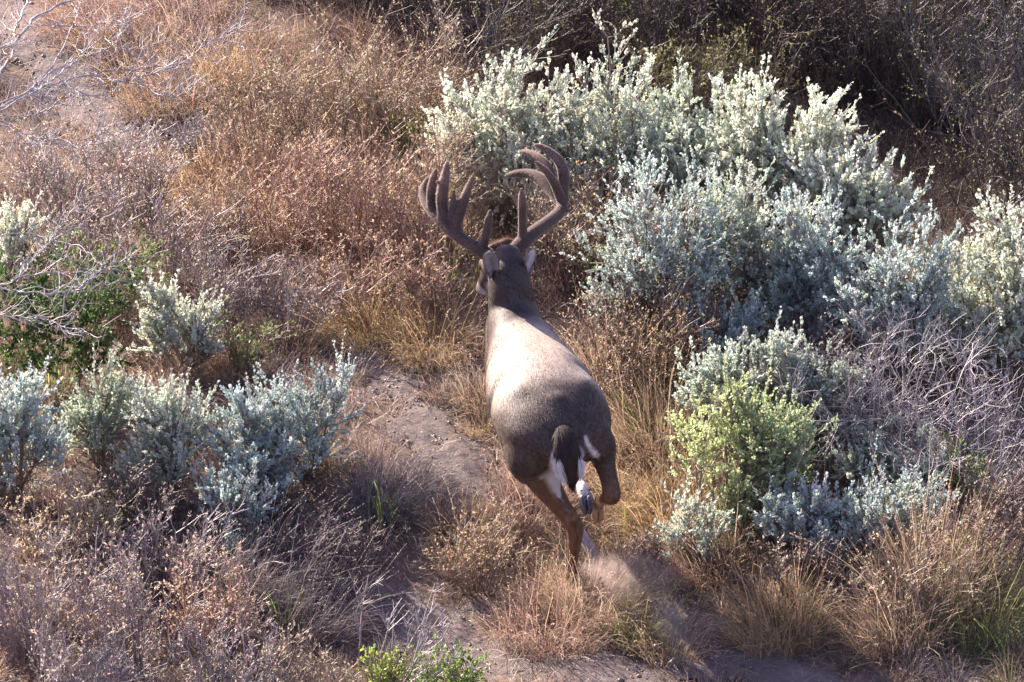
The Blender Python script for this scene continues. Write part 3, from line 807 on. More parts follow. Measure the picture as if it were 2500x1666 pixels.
def ground_grass():
    rng = np.random.default_rng(42)
    g = Geo(); gg = Geo()
    cnt = 0
    while cnt < 3300:
        px = rng.uniform(-150, 2650); py = rng.uniform(-280, 1990)
        c = G(px, py)
        td = trail_d(c[0], c[1])[0]
        if td < .03: continue
        cnt += 1
        L = rng.uniform(.09, .24) * (1 if td > .12 else .6)
        if py < 250 and px > 550: L *= 1.3
        if 560 < px < 1150 and 250 < py < 620: L *= 1.2
        if py > 1500: L *= .75
        ln = rng.normal(0, .22, 2)
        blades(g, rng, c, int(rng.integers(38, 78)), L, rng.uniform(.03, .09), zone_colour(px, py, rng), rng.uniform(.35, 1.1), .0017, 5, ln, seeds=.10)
    # short litter, also over the edge of the sand
    n = 60000
    x = rng.uniform(-2.9, 2.9, n); y = rng.uniform(-3.6, 4.2, n)
    td = trail_d(x, y); keep = (td > -.02) | (rng.random(n) < .25 + .3 * (td > -.06)); x = x[keep]; y = y[keep]; n = len(x)
    az = rng.uniform(0, 2 * pi, n)
    p = on_ground(x, y) + UZ * rng.uniform(.015, .05, n)[:, None]
    P = grow(rng, p, np.stack([np.cos(az), np.sin(az), rng.normal(0, .25, n)], -1), rng.uniform(.03, .12, n), 3, .25)
    g.ribbons(P, np.broadcast_to(np.array([1, .9, .4]) * .0022, (n, 3)), norm(rng.normal(0, 1, (n, 3)) * .4 + UZ * .0 + np.stack([-np.sin(az), np.cos(az), 0 * az], -1)), shade(rng, (.34, .26, .19), n, .4, .1))
    tag(g.build('dry_grass', M_GRASS), 'tangled dry straw and pinkish grass covering the open ground', 'grass', kind='stuff')
    # scattered fresh green blades
    for px, py, L, m in [(372, 600, .16, 30), (930, 1290, .22, 26), (975, 1275, .18, 16), (1165, 1280, .13, 12), (1125, 735, .24, 20), (1085, 705, .22, 18), (1530, 1285, .16, 10), (1560, 820, .22, 22), (1490, 800, .16, 14), (1600, 1010, .2, 30), (1570, 1090, .22, 40), (1530, 1110, .18, 30), (1780, 1390, .22, 16), (1730, 1380, .16, 12), (2210, 1440, .3, 16), (2190, 1500, .25, 12), (1900, 1560, .2, 14), (200, 1290, .2, 30), (260, 1300, .2, 20), (120, 960, .25, 30), (160, 920, .25, 26), (520, 1640, .15, 14), (2440, 560, .22, 16), (2450, 1650, .22, 10), (700, 1500, .2, 30), (1700, 420, .3, 20), (1550, 60, .3, 60), (1620, 70, .3, 60)]:
        blades(gg, rng, G(px, py), m, L, .05, GREEN if rng.random() < .6 else OLIVE, .35, .0042, 6, var=.3)
    tag(gg.build('green_grass', M_LEAF), 'scattered fresh green grass blades among the dry straw', 'grass', kind='stuff')

TUFTS = [  # px, py, length, blades, radius, colour, droop, lean, label
    (1350, 1540, .20, 1500, .23, PINK, .8, (.1, .05), 'broad pinkish grass tuft in front of the hooves, beside bare sand'),
    (1440, 1500, .24, 1300, .19, STRAW, .9, (.25, .1), 'arching straw tuft just below the planted hind hoof'),
    (1560, 1545, .20, 700, .13, OLIVE, .8, (.2, 0), 'olive straw tuft left of the rising dust streak'),
    (1900, 1560, .24, 1200, .18, GOLD, .9, (-.1, .1), 'golden arching tuft at the bottom edge right of the dust'),
    (2280, 1520, .42, 1300, .15, STRAW, .25, (.05, 0), 'tall upright straw tuft near the lower right corner'),
    (2190, 1600, .30, 900, .15, STRAW, .5, (-.1, 0), 'shorter straw tuft left of the tall upright one, lower right'),
    (1640, 1290, .24, 1300, .18, GOLD, 1.0, (-.1, .1), 'bright golden mounded tuft right of the dark lifted hoof'),
    (1730, 1390, .24, 900, .16, PINK, .9, (-.2, .1), 'reddish straw tuft below the yellow-green bush'),
    (1060, 890, .2, 1100, .16, GOLD, 1.1, (0, -.1), 'rounded tan tuft on the right edge of the trail, left of the shoulders'),
    (1190, 1010, .18, 700, .11, STRAW, 1.0, (0, 0), 'small tan tuft beside the flank on the trail edge'),
    (890, 840, .22, 1200, .17, GOLD, 1.1, (-.2, -.1), 'swirled golden grass hollow beside the head of the trail'),
    (1150, 1320, .17, 900, .15, STRAW, .8, (0, .1), 'straw tuft left of the stretched hind leg'),
    (1290, 1260, .2, 900, .16, PINK, .7, (0, .1), 'short brown tuft directly left of the thigh'),
    (960, 1230, .24, 1100, .17, GREY, 1.0, (.3, .1), 'greyish flattened tuft on the shaded ground right of the sage row'),
    (640, 1430, .30, 1400, .18, GREY, .8, (.5, .2), 'long pale grey grass leaning right over the shaded hollow'),
    (760, 1500, .26, 900, .16, GREY, .8, (.4, .2), 'faded grey grass clump below the shaded hollow'),
    (230, 110, .2, 1500, .22, PINK, 1.0, (-.3, 0), 'orange-pink mound of grass above the upper trail'),
    (420, 90, .2, 1500, .24, PINK, 1.0, (-.2, 0), 'rust-coloured grass mound at the upper left, right of its neighbour'),
    (330, 200, .18, 1200, .22, STRAW, 1.0, (0, -.1), 'pale tan grass bank behind the bare grey branches'),
    (470, 260, .2, 1400, .22, PINK, 1.0, (0, -.1), 'peach grass bank right of the grey branches'),
    (560, 240, .22, 900, .12, GOLD, .8, (0, 0), 'golden yellow tuft standing above the peach bank'),
    (390, 290, .2, 1100, .16, STRAW, 1.0, (-.1, 0), 'tan tuft at the lower end of the upper trail'),
    (520, 480, .2, 1400, .22, GOLD, .9, (0, -.2), 'yellow-tan grass patch left of the pink brush'),
    (620, 540, .24, 1600, .24, PINK, .9, (0, -.1), 'bright salmon grass patch in the sun at left centre'),
    (820, 560, .24, 1600, .24, PINK, .8, (0, 0), 'red-tan grass patch behind the left antler'),
    (950, 620, .24, 1300, .2, PINK, .8, (.1, 0), 'reddish grass bank just left of the antler tines'),
    (1400, 760, .24, 500, .15, BROWN, .6, (.1, 0), 'thin straw tuft right of the neck'),
    (1490, 1000, .30, 1200, .18, STRAW, .5, (.1, 0), 'upright straw clump right of the loins'),
    (1590, 1120, .28, 1200, .17, STRAW, .5, (-.1, 0), 'upright golden straw between the rump and the yellow-green bush'),
    (1640, 1590, .18, 600, .12, STRAW, .9, (.1, .1), 'small straw tuft at the foot of the pale dust streak'),
    (2400, 1560, .30, 900, .17, OLIVE, .6, (0, 0), 'olive grass tuft at the lower right edge'),
]
def tufts():
    for k, (px, py, L, n, R, col, dr, ln, lab) in enumerate(TUFTS):
        rng = np.random.default_rng(700 + k)
        c = G(px, py); c[2] = float(H(c[0], c[1]))
        g = Geo(); blades(g, rng, c, int(n * .8), L, R, col, dr, .0017, 7, ln, seeds=.12)
        blades(g, rng, c, int(n * .05), L * 1.6, R * .8, np.array(col) * 1.2, dr * .35, .0022, 8, ln, seeds=.9, spread=.6)
        o = g.build('grass_tuft', M_GRASS)
        o.location = c; 
        me = o.data; co = np.empty(len(me.vertices) * 3, np.float32); me.vertices.foreach_get('co', co)
        me.vertices.foreach_set('co', (co.reshape(-1, 3) - c.astype(np.float32)).ravel())
        tag(o, lab, 'grass tuft', 'grass tufts along the trail')

def vegetation():
    SG = (.62, .69, .57); BL = (.56, .65, .60); YG = (.58, .66, .36); PW = (.72, .77, .64)
    # right-hand mass of silver sage, back to front
    sage(1240, 580, 370, 140, 'pale silver sage bush behind the antlers, leftmost of the big mass', 1, col=PW, low=.5, depth=.7)
    sage(1510, 590, 340, 70, 'tallest silver sage bush, topped by two spires above the right antler', 2, col=PW, low=.45, depth=.7, dens=1.1, plume=1.2)
    sage(1700, 620, 330, 150, 'silver sage bush just right of the tallest one', 3, col=SG, low=.35, depth=.7)
    sage(1900, 650, 330, 180, 'silver sage bush with two long upright plumes against the dark thicket', 4, col=PW, low=.35, depth=.7, plume=1.3)
    sage(2080, 730, 300, 360, 'silver sage bush at the shaded edge right of the plumed one', 5, col=PW, low=.3, depth=.7)
    sage(1610, 880, 350, 410, 'round silver sage bush in front, nearest the right antler beam', 6, col=BL, low=.15, depth=.7)
    sage(1820, 830, 320, 430, 'grey-green sage bush in the middle of the big mass', 7, col=SG, low=.25, depth=.7)
    sage(1985, 880, 260, 500, 'dusty sage bush with a bare forked trunk showing', 8, col=BL, low=.4, depth=.7, stem=(.34, .29, .30))
    sage(2190, 940, 300, 540, 'blue-grey sage bush left of the far right spires', 9, col=BL, low=.2, depth=.7)
    sage(2410, 930, 360, 520, 'silver sage bush cut by the right edge of the picture', 10, col=PW, low=.2, depth=.7, plume=1.2)
    sage(1820, 1130, 240, 780, 'blue-green sage bush rising behind the yellow-green one', 11, col=(.50, .57, .49), low=.2, depth=.7)
    sage(1960, 1140, 200, 830, 'dim blue-green sage bush between the yellow-green bush and the bare tangle', 12, col=(.44, .50, .44), low=.25, depth=.7)
    sage(1765, 1290, 270, 930, 'yellow-green sage bush glowing in the sun right of the rump', 13, col=YG, low=.12, depth=.7, dens=.95)
    sage(1890, 1290, 220, 980, 'yellow-tipped sage bush touching the glowing one on its right', 14, col=(.46, .55, .32), low=.15, depth=.7)
    sage(1960, 1370, 180, 1180, 'low bluish sage bush, left of the shaded pair at lower right', 15, col=BL, low=.1, depth=.8)
    sage(2090, 1400, 250, 1210, 'low spreading blue-grey sage bush in shade at lower right', 16, col=BL, low=.1, depth=.9)
    sage(2240, 1360, 200, 1200, 'small blue-grey sage bush at the right end of the low shaded row', 17, col=BL, low=.1, depth=.8)
    sage(2180, 1230, 240, 1060, 'small sage bush arching above the low shaded row', 18, col=SG, low=.2, depth=.7)
    sage(1690, 1370, 170, 1220, 'small grey-green sage sprig at the foot of the glowing bush', 19, col=SG, low=.1, depth=.7, dens=.7)
    sage(1730, 960, 220, 740, 'small drooping sage bush between the round front one and the yellow-green one', 28, col=BL, low=.2, depth=.7, dens=.8)
    # left-hand row
    sage(465, 930, 200, 680, 'upright sage bush standing alone behind the left row', 20, col=PW, low=.3, depth=.6, dens=1.0, plume=1.2)
    sage(60, 640, 170, 470, 'small pale sage bush at the left edge behind the green bush', 21, col=PW, low=.3, depth=.6)
    sage(35, 1240, 200, 930, 'blue-grey sage bush cut by the left edge of the picture', 22, col=BL, low=.15, depth=.7, plume=1.3)
    sage(245, 1170, 150, 900, 'pale green sage bush with two tall shoots in the left row', 23, col=(.58, .66, .50), low=.35, depth=.6, plume=1.5)
    sage(430, 1200, 200, 920, 'silver sage bush in the middle of the left row', 24, col=PW, low=.2, depth=.7, plume=1.3)
    sage(590, 1230, 200, 960, 'bluish sage bush right of the middle one in the left row', 25, col=BL, low=.2, depth=.8, plume=1.1)
    sage(750, 1170, 220, 900, 'silver sage bush at the right end of the left row by the trail', 26, col=BL, low=.15, depth=.7, plume=1.3)
    sage(560, 1320, 200, 1140, 'low sage bush hanging in shade below the left row', 27, col=BL, low=.1, depth=.8, dens=.8)
    # green bushes
    GR = (.16, .27, .06)
    for a in [(130, 960, 330, 580, 'dense dark green leafy bush at left behind the sage row', 31, 10000, (.06, .11, .03)),
              (270, 800, 150, 560, 'lighter green leafy bush right of the dark green one', 32, 1600, (.15, .21, .06)),
              (600, 920, 150, 770, 'small sparse green bush right of the lone upright sage', 33, 450, (.16, .22, .07)),
              (930, 1700, 110, 1545, 'bright yellow-green leafy bush at the bottom edge', 34, 800, (.30, .38, .08)),
              (1080, 1720, 200, 1570, 'fresh green leafy bush at the bottom edge, right of the yellow-green one', 35, 1300, (.20, .31, .07)),
              (2330, 1240, 110, 1090, 'little bright green bush below the bare white tangle', 36, 700, (.20, .36, .08)),
              (1000, 420, 90, 270, 'thin leafy green sprig left of the pale sage', 37, 420, (.34, .42, .08)),
              (1490, 790, 150, 640, 'thin green leafy sprig right of the neck', 38, 500, (.26, .34, .08))]:
        bush(a[0], a[1], a[2], a[3], a[4], a[5], 'leafy_bush', 'green bush', 'green leafy bushes', (.2, .15, .11), a[7], a[6], .017, 18, 6, 4, lw=.62, tipleaf=1.0, mat=M_LEAF)
    # dry brush: (px, foot row, width, top row, colour, seed-head colour, seeds, style, label)
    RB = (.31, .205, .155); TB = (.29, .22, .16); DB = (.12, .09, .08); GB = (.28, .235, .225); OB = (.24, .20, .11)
    dry = [
        (640, 420, 260, 110, TB, (.42, .35, .23), 900, 'yellow-tipped dry weed clump at the left end of the row below the dark thicket'),
        (800, 400, 240, 90, TB, (.42, .35, .23), 900, 'yellow-tipped dry weed clump in the middle of the row below the dark thicket'),
        (940, 400, 220, 60, TB, (.42, .35, .23), 900, 'yellow-tipped dry weed clump standing highest in its row, near the top centre'),
        (1070, 380, 220, 60, TB, (.42, .35, .23), 700, 'dry weed clump at the right end of the yellow-tipped row'),
        (690, 600, 280, 300, RB, (.5, .36, .24), 500, 'red-brown dry bush on the salmon grass, left of its row'),
        (860, 640, 300, 300, RB, (.5, .36, .24), 500, 'red-brown dry bush left of the antlers, tallest on the salmon grass'),
        (1010, 680, 240, 330, RB, (.5, .38, .24), 500, 'red-brown dry bush directly behind the left antler'),
        (1120, 640, 220, 330, TB, (.4, .36, .2), 600, 'straw-coloured dry bush between the two antlers'),
        (1420, 760, 240, 440, BROWN, (.42, .35, .22), 900, 'olive-brown dry bush seen right of the antler beam'),
        (1340, 700, 200, 430, TB, (.40, .35, .22), 600, 'olive-brown dry bush inside the curve of the right antler'),
        (560, 640, 220, 400, TB, (.48, .38, .24), 500, 'tan dry bush left of the red-brown ones'),
        (880, 790, 260, 560, RB, (.46, .34, .22), 500, 'low red-brown dry bush above the swirled golden grass'),
        (1050, 800, 240, 600, RB, (.46, .34, .22), 500, 'low red-brown dry bush left of the neck'),
        (720, 830, 240, 640, GB, (.4, .3, .24), 300, 'grey-pink dry bush behind the small sparse green bush'),
        (130, 520, 260, 300, GB, (.5, .42, .34), 700, 'grey dry bush with pale curled leaves at the left edge'),
        (330, 540, 280, 310, GB, (.5, .42, .34), 800, 'grey dry bush with pale curled leaves left of the white twig heap'),
        (250, 680, 280, 430, GB, (.46, .36, .28), 600, 'grey-brown dry bush above the dark green bush'),
        (440, 690, 240, 450, GB, (.46, .36, .28), 500, 'grey-brown dry bush above the lone upright sage'),
        (560, 800, 220, 600, GB, (.4, .32, .26), 300, 'thin grey dry bush right of the lone upright sage'),
        (1480, 1000, 240, 790, BROWN, (.42, .34, .22), 800, 'golden-brown dry bush right of the back, in front of the big sage mass'),
        (1620, 1020, 240, 780, BROWN, (.4, .32, .16), 700, 'brown dry bush below the big sage mass'),
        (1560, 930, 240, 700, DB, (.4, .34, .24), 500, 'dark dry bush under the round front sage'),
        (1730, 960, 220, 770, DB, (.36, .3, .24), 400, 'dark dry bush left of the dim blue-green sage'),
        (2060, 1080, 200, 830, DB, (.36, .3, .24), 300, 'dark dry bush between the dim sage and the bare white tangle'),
        (150, 1390, 300, 1170, TB, (.5, .42, .28), 1100, 'straw dry bush at the left edge below the sage row'),
        (380, 1440, 280, 1250, GB, (.52, .42, .34), 900, 'grey dry bush with pale flowers below the left sage row'),
        (100, 1580, 320, 1330, GB, (.5, .42, .34), 900, 'grey tangled dry bush in the lower left corner'),
        (340, 1620, 320, 1380, GB, (.52, .40, .30), 900, 'pinkish tangled dry bush right of the lower left corner one'),
        (530, 1560, 260, 1340, PINK, (.55, .42, .32), 800, 'pink-tipped dry bush beside the leaning grey grass'),
        (560, 1700, 300, 1500, GB, (.5, .42, .34), 700, 'grey dry bush at the bottom edge left of the yellow-green bush'),
        (170, 1730, 320, 1530, GB, (.5, .42, .34), 700, 'grey dry bush at the bottom edge in the lower left'),
        (760, 1710, 240, 1560, TB, (.5, .42, .3), 500, 'low straw dry bush at the bottom edge touching the yellow-green bush'),
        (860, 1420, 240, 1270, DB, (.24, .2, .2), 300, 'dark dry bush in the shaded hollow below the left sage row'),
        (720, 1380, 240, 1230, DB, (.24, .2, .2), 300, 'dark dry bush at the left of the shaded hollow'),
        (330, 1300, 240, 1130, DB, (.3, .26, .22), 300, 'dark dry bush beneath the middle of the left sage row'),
        (2380, 1470, 300, 1230, BROWN, (.46, .36, .24), 800, 'brown dry bush above the tall upright straw tuft'),
        (2210, 1560, 260, 1340, TB, (.46, .38, .26), 600, 'brown dry bush with curled seed heads below the low shaded sage'),
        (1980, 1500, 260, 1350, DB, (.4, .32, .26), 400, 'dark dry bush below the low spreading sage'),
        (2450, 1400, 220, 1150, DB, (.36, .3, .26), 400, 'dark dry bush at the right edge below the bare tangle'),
        (1560, 1400, 160, 1290, BROWN, (.16, .12, .10), 260, 'small dark-headed dry bush inside the pink dust'),
        (1170, 1420, 220, 1250, TB, (.44, .33, .2), 500, 'low tan dry bush left of the planted hoof'),
    ]
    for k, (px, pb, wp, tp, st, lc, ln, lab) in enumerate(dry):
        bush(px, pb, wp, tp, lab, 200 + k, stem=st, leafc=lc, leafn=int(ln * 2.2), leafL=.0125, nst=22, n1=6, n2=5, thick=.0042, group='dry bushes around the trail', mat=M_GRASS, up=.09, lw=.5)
    # dark thicket along the top, one tangled mass of many bushes, some added to cast shade
    thick_mass()
    for k, (px, pb, wp, tp, ln, lab) in enumerate([(1640, 330, 260, 20, 2600, 'olive leafy bush behind the tallest sage, at the top right of centre'), (1830, 290, 220, 20, 1700, 'olive leafy bush right of its neighbour behind the sage mass'), (1300, 200, 200, -40, 700, 'thin olive bush at the top edge left of the tallest sage')]):
        bush(px, pb, wp, tp, lab, 400 + k, 'leafy_bush', 'green bush', 'olive leafy bushes in the thicket', (.2, .15, .11), (.24, .24, .09), ln, .013, 20, 6, 4, lw=.55, tipleaf=1.0, mat=M_LEAF)
    # bare white tangle on the right
    for k, (px, pb, wp, tp, lab) in enumerate([(2200, 1180, 330, 770, 'bare pale-grey thorny bush, left half of the white tangle on the right'), (2400, 1260, 380, 800, 'bare pale-grey thorny bush reaching the right edge'),
                                               (470, 400, 150, 290, 'little heap of bare white twigs beside the upper left grass')]):
        bush(px, pb, wp, tp, lab, 300 + k, 'bare_bush', 'bare bush', 'bare white-twigged bushes', (.26, .235, .24), nst=12, n1=7, n2=5, n3=2, thick=.0048, wig=.3, noise=.16, up=.02, l1=.4, l2=.2)
    # single bare stalks in the foreground
    for k, (px, pb, wp, tp, ns, lab, lean) in enumerate([(865, 1560, 60, 1300, 1, 'single bare thorny stalk standing before the shaded hollow', (0, 0)), (960, 1690, 330, 1400, 9, 'spray of bare grey twigs fanning over the lower trail', (.35, 0)),
                                                   (150, 1440, 40, 1210, 1, 'single grey stalk at the left edge below the sage row', (0, 0)), (215, 1470, 60, 1200, 1, 'second grey stalk, right of the one at the left edge', (.05, 0)), (480, 1420, 170, 1215, 5, 'fan of dry seed stalks below the hanging sage', (.4, 0))]):
        bush(px, pb, wp, tp, lab, 330 + k, 'bare_stalk', 'bare stalk', 'bare stalks in the foreground', (.33, .285, .275), nst=ns, n1=9, n2=3, thick=.0042, wig=.12, noise=.07, up=.03, l1=.24, l2=.10, lean=lean, spread=.8)
    ground_grass()
    tufts()

def thick_mass():
    rng = np.random.default_rng(77)
    g = Geo(); f = Geo()
    spots = []
    for k in range(150):
        px = rng.uniform(560, 2640); py = rng.uniform(-420, 330)
        lim = 120 if px < 1150 else (250 if px < 1900 else 640 if px > 2120 else 420)
        if px > 2120: py = rng.uniform(-420, 640)
        elif px > 1800: py = rng.uniform(-420, 420)
        if py > lim: continue
        if px < 1120 and py > 120: continue
        spots.append((px, py))
    spots = [q for q in spots if not (2090 < q[0] < 2400 and 300 < q[1] < 640)]
    nlow = len(spots)
    spots += [(1960, 90), (2060, 130), (2150, 190), (2010, 200), (2240, 230), (1900, 30), (2320, 270)]  # taller bushes added to throw shade on the gap at the right
    spots += [(rng.uniform(1750, 2800), rng.uniform(-800, -300)) for _ in range(22)]  # unseen tall bushes added above the frame to cast shade
    spots += [(rng.uniform(-700, 330), rng.uniform(-900, -380)) for _ in range(15)] + [(rng.uniform(300, 950), rng.uniform(-520, -120)) for _ in range(14)]  # more unseen tall bushes, added to shade the upper left and top centre
    for si, (px, py) in enumerate(spots):
        if 2130 < px < 2360 and 400 < py < 620: continue
        if si < nlow and math.sin(px * .013 + 1.3) * math.sin(py * .017 + px * .004) > .42: continue
        c = G(px, py); c[2] = float(H(c[0], c[1]))
        Hh = rng.uniform(.5, .95) if si < nlow else rng.uniform(1.0, 1.35); R = rng.uniform(.22, .42); ns = 14
        col = np.array([(.085, .068, .06), (.12, .098, .085), (.11, .105, .07), (.11, .08, .068), (.14, .13, .12)][int(rng.integers(0, 5))])
        az = rng.uniform(0, 2 * pi, ns); rr = np.sqrt(rng.random(ns))
        f0 = np.stack([np.cos(az) * rr * R * .5, np.sin(az) * rr * R * .5, np.zeros(ns)], -1) + c
        d = np.stack([np.cos(az) * rr * R, np.sin(az) * rr * R, Hh * rng.uniform(.6, 1, ns)], -1)
        P = grow(rng, f0, d, np.linalg.norm(d, axis=1), 8, .12, .02); g.tubes(P, taper(ns, 8, .0045, .0014), shade(rng, col, ns))
        a = ns * 9; s, dd, _ = pick(rng, P, a, .1, 1, .3, 1.1, .1)
        P1 = grow(rng, s, dd, rng.uniform(.10, .3, a), 5, .17, .08); g.tubes(P1, taper(a, 5, .0018, .0008), shade(rng, col, a, .35))
        b = a * 4; s, dd, _ = pick(rng, P1, b, .1, 1, .3, 1.2, .1)
        P2 = grow(rng, s, dd, rng.uniform(.03, .10, b), 3, .2, .08); g.tubes(P2, taper(b, 3, .0010, .0006), shade(rng, col * 1.15, b, .35))
        lc = [(.30, .27, .12), (.34, .26, .18), (.26, .27, .10), (.30, .24, .20)][int(rng.integers(0, 4))]
        m = int(rng.integers(250, 900)); s, dd, _ = pick(rng, P2, m, .2, 1, .3, 1.2, .1); LL = rng.uniform(.006, .014, m)
        f.leaves(s, dd, rng.normal(0, 1, (m, 3)), LL, LL * .5, shade(rng, lc, m, .35, .1), .2, .1)
    o = g.build('brush_thicket', M_TWIG)
    tag(o, 'dark dense thicket of dry twigs filling the top and upper right, with tall bushes added to cast shade', 'thicket', kind='stuff')
    o2 = f.build('small_leaves', M_GRASS, o)
    tag(o2, kind='stuff')

# ------------------------------------------------------------------ grey tree limbs reaching in from the left
def tree_limbs():
    rng = np.random.default_rng(9)
    foot = G(-900, 900); foot[2] = 0
    root = empty('tree', foot, 'grey leafless tree at the left whose lichened limbs reach across the upper corner', 'tree')
    def Q(px, py, up):          # a point seen at (px, py) hanging 'up' metres over the ground
        return G(px, py, up)
    limbs = [  # (px, py, height, radius px)
        [(-700, 250, 1.7, 22), (-300, 160, 1.5, 15), (0, 120, 1.35, 10), (90, 40, 1.3, 8), (230, -20, 1.3, 6)],
        [(-500, 240, 1.6, 14), (-100, 250, 1.4, 9), (20, 150, 1.35, 8), (35, 80, 1.3, 7), (60, 20, 1.3, 6), (80, -40, 1.3, 5)],
        [(-400, 420, 1.4, 12), (0, 262, 1.2, 5), (110, 188, 1.2, 4.5), (190, 140, 1.2, 4), (240, 100, 1.2, 3.5), (320, 50, 1.2, 3)],
        [(-300, 330, 1.3, 9), (60, 228, 1.2, 5), (180, 60, 1.2, 4), (175, 0, 1.2, 3.5), (190, -40, 1.2, 3)],
        [(-400, 420, 1.3, 12), (-100, 320, 1.2, 8), (90, 218, 1.1, 5.5), (150, 178, 1.1, 5.5), (200, 138, 1.1, 5), (255, 122, 1.1, 4), (285, 100, 1.1, 3.5), (300, 50, 1.1, 2.5), (310, 12, 1.1, 2)],
        [(90, 62, 1.25, 4), (150, 62, 1.2, 4), (215, 66, 1.2, 4), (250, 88, 1.2, 3.5), (290, 118, 1.2, 3), (345, 118, 1.15, 2.5), (410, 95, 1.1, 2)],
        [(-200, 330, 1.2, 9), (60, 230, 1.1, 6), (150, 200, 1.1, 5), (230, 180, 1.1, 5.5), (300, 170, 1.1, 5), (380, 165, 1.1, 4.5), (440, 155, 1.1, 4), (480, 125, 1.1, 3), (530, 95, 1.1, 2.3), (590, 65, 1.1, 1.5)],
        [(230, 180, 1.1, 6), (260, 203, 1.1, 6), (320, 196, 1.1, 5), (375, 182, 1.1, 4.5), (430, 155, 1.1, 4)],
        [(240, 190, 1.1, 5), (330, 205, 1.1, 4.5), (400, 235, 1.1, 4), (455, 228, 1.1, 3), (490, 190, 1.1, 2)],
        [(60, 230, 1.1, 4), (150, 205, 1.1, 3.5), (210, 232, 1.1, 3.5), (290, 225, 1.1, 2.6), (330, 190, 1.1, 2)],
        [(-200, 290, 1.0, 8), (0, 282, 1.0, 5), (90, 280, 1.0, 4), (150, 240, 1.0, 3), (160, 225, 1.0, 2)],
        [(-200, 270, 1.0, 6), (5, 305, 1.0, 3.5), (60, 330, 1.0, 3.5), (120, 340, 1.0, 3.5), (200, 340, 1.0, 3), (260, 320, 1.0, 2.6), (295, 290, 1.0, 2)],
        [(-200, 380, .9, 5), (0, 352, .9, 3), (70, 352, .9, 3), (140, 350, .9, 2.6), (190, 355, .9, 2.3), (300, 345, .9, 1.8), (340, 330, .9, 1.2)],
        [(-200, 700, .8, 7), (0, 695, .75, 5), (60, 675, .75, 5), (130, 665, .75, 4.5), (190, 665, .75, 4), (250, 662, .75, 3.5), (290, 640, .75, 2.5), (320, 622, .75, 2)],
        [(-200, 690, .8, 7), (0, 705, .75, 5), (70, 715, .75, 4.5), (150, 715, .75, 4), (190, 708, .75, 3.5), (215, 680, .75, 3), (250, 658, .75, 2.5)],
        [(-150, 780, .7, 5), (0, 772, .7, 4), (70, 778, .7, 4), (110, 780, .7, 3.5), (160, 800, .7, 3), (200, 805, .7, 2)],
        [(-120, 600, .8, 5), (40, 570, .75, 3.5), (140, 588, .75, 3), (210, 615, .75, 2.5), (250, 650, .75, 2)],
        [(40, 690, .75, 4), (70, 650, .75, 3.5), (110, 600, .75, 3), (160, 540, .75, 2.2), (200, 480, .75, 1.5)],
    ]
    limb_pts = []
    for li, lm in enumerate(limbs):
        pts = np.array([list(Q(a, b, z)) + [r] for a, b, z, r in lm])
        S_ = catmull(pts, 8)
        S_[1:-1, :3] += rng.normal(0, .0035, (len(S_) - 2, 3))
        rad = np.maximum(S_[:, 3], 1) / 1550 * (1 + .18 * np.sin(np.arange(len(S_)) * 1.9 + li) * rng.random(len(S_)))
        g = Geo(); g.tubes(S_[None, :, :3], rad[None], np.array([[.29, .265, .27]]), 8)
        # twigs of this limb
        vis = S_[:, 0] > G(-120, 300)[0]
        Pv = S_[vis][:, :3]
        if len(Pv) > 3:
            n = 8 + len(Pv) // 2
            s, d, _ = pick(rng, Pv[None], n, .05, 1, .5, 1.2, .05)
            T1 = grow(rng, s, d, rng.uniform(.05, .2, n), 7, .2, .03)
            g.tubes(T1, taper(n, 7, .0019, .0009), shade(rng, (.32, .29, .29), n), 4)
            m = n * 2; s, d, _ = pick(rng, T1, m, .1, 1, .5, 1.3, .05)
            T2 = grow(rng, s, d, rng.uniform(.02, .08, m), 4, .2, .03)
            g.tubes(T2, taper(m, 4, .0011, .0006), shade(rng, (.32, .29, .28), m))
            # lichen cushions
            q = rng.integers(0, len(Pv), 4)
            if li < 14:
                aa = 60
                for z in q[:3]:
                    r_ = norm(rng.normal(0, 1, (aa, 3)))
                    LL = rng.uniform(.004, .009, aa)
                    g.leaves(np.repeat(Pv[z][None], aa, 0) + r_ * .006, r_, rng.normal(0, 1, (aa, 3)), LL, LL * .7, shade(rng, (.52, .30, .07) if rng.random() < .5 else (.36, .36, .22), aa, .3), .2, .1)
        g.build('limb', M_TWIG, root)
    t = Geo(); top = Q(-700, 250, 1.7)
    tr = catmull(np.array([list(foot) + [.10], list(foot * .5 + top * .5 + np.array([-.1, 0, 0])) + [.075], list(top) + [.03]]), 6)
    t.tubes(tr[None, :, :3], tr[None, :, 3], np.array([[.34, .31, .30]]), 14)
    for a in ((-500, 240, 1.6), (-400, 420, 1.35), (-300, 330, 1.3), (-200, 300, 1.1), (-200, 700, .8), (-150, 780, .7), (-200, 380, .9), (-120, 600, .8)):
        e = Q(*a); m_ = foot * .45 + e * .55 + np.array([-.12, 0, .08])
        br = catmull(np.array([list(foot + UZ * .5) + [.035], list(m_) + [.018], list(e) + [.010]]), 6)
        t.tubes(br[None, :, :3], br[None, :, 3], np.array([[.36, .33, .32]]), 8)
    t.build('trunk', M_TWIG, root)

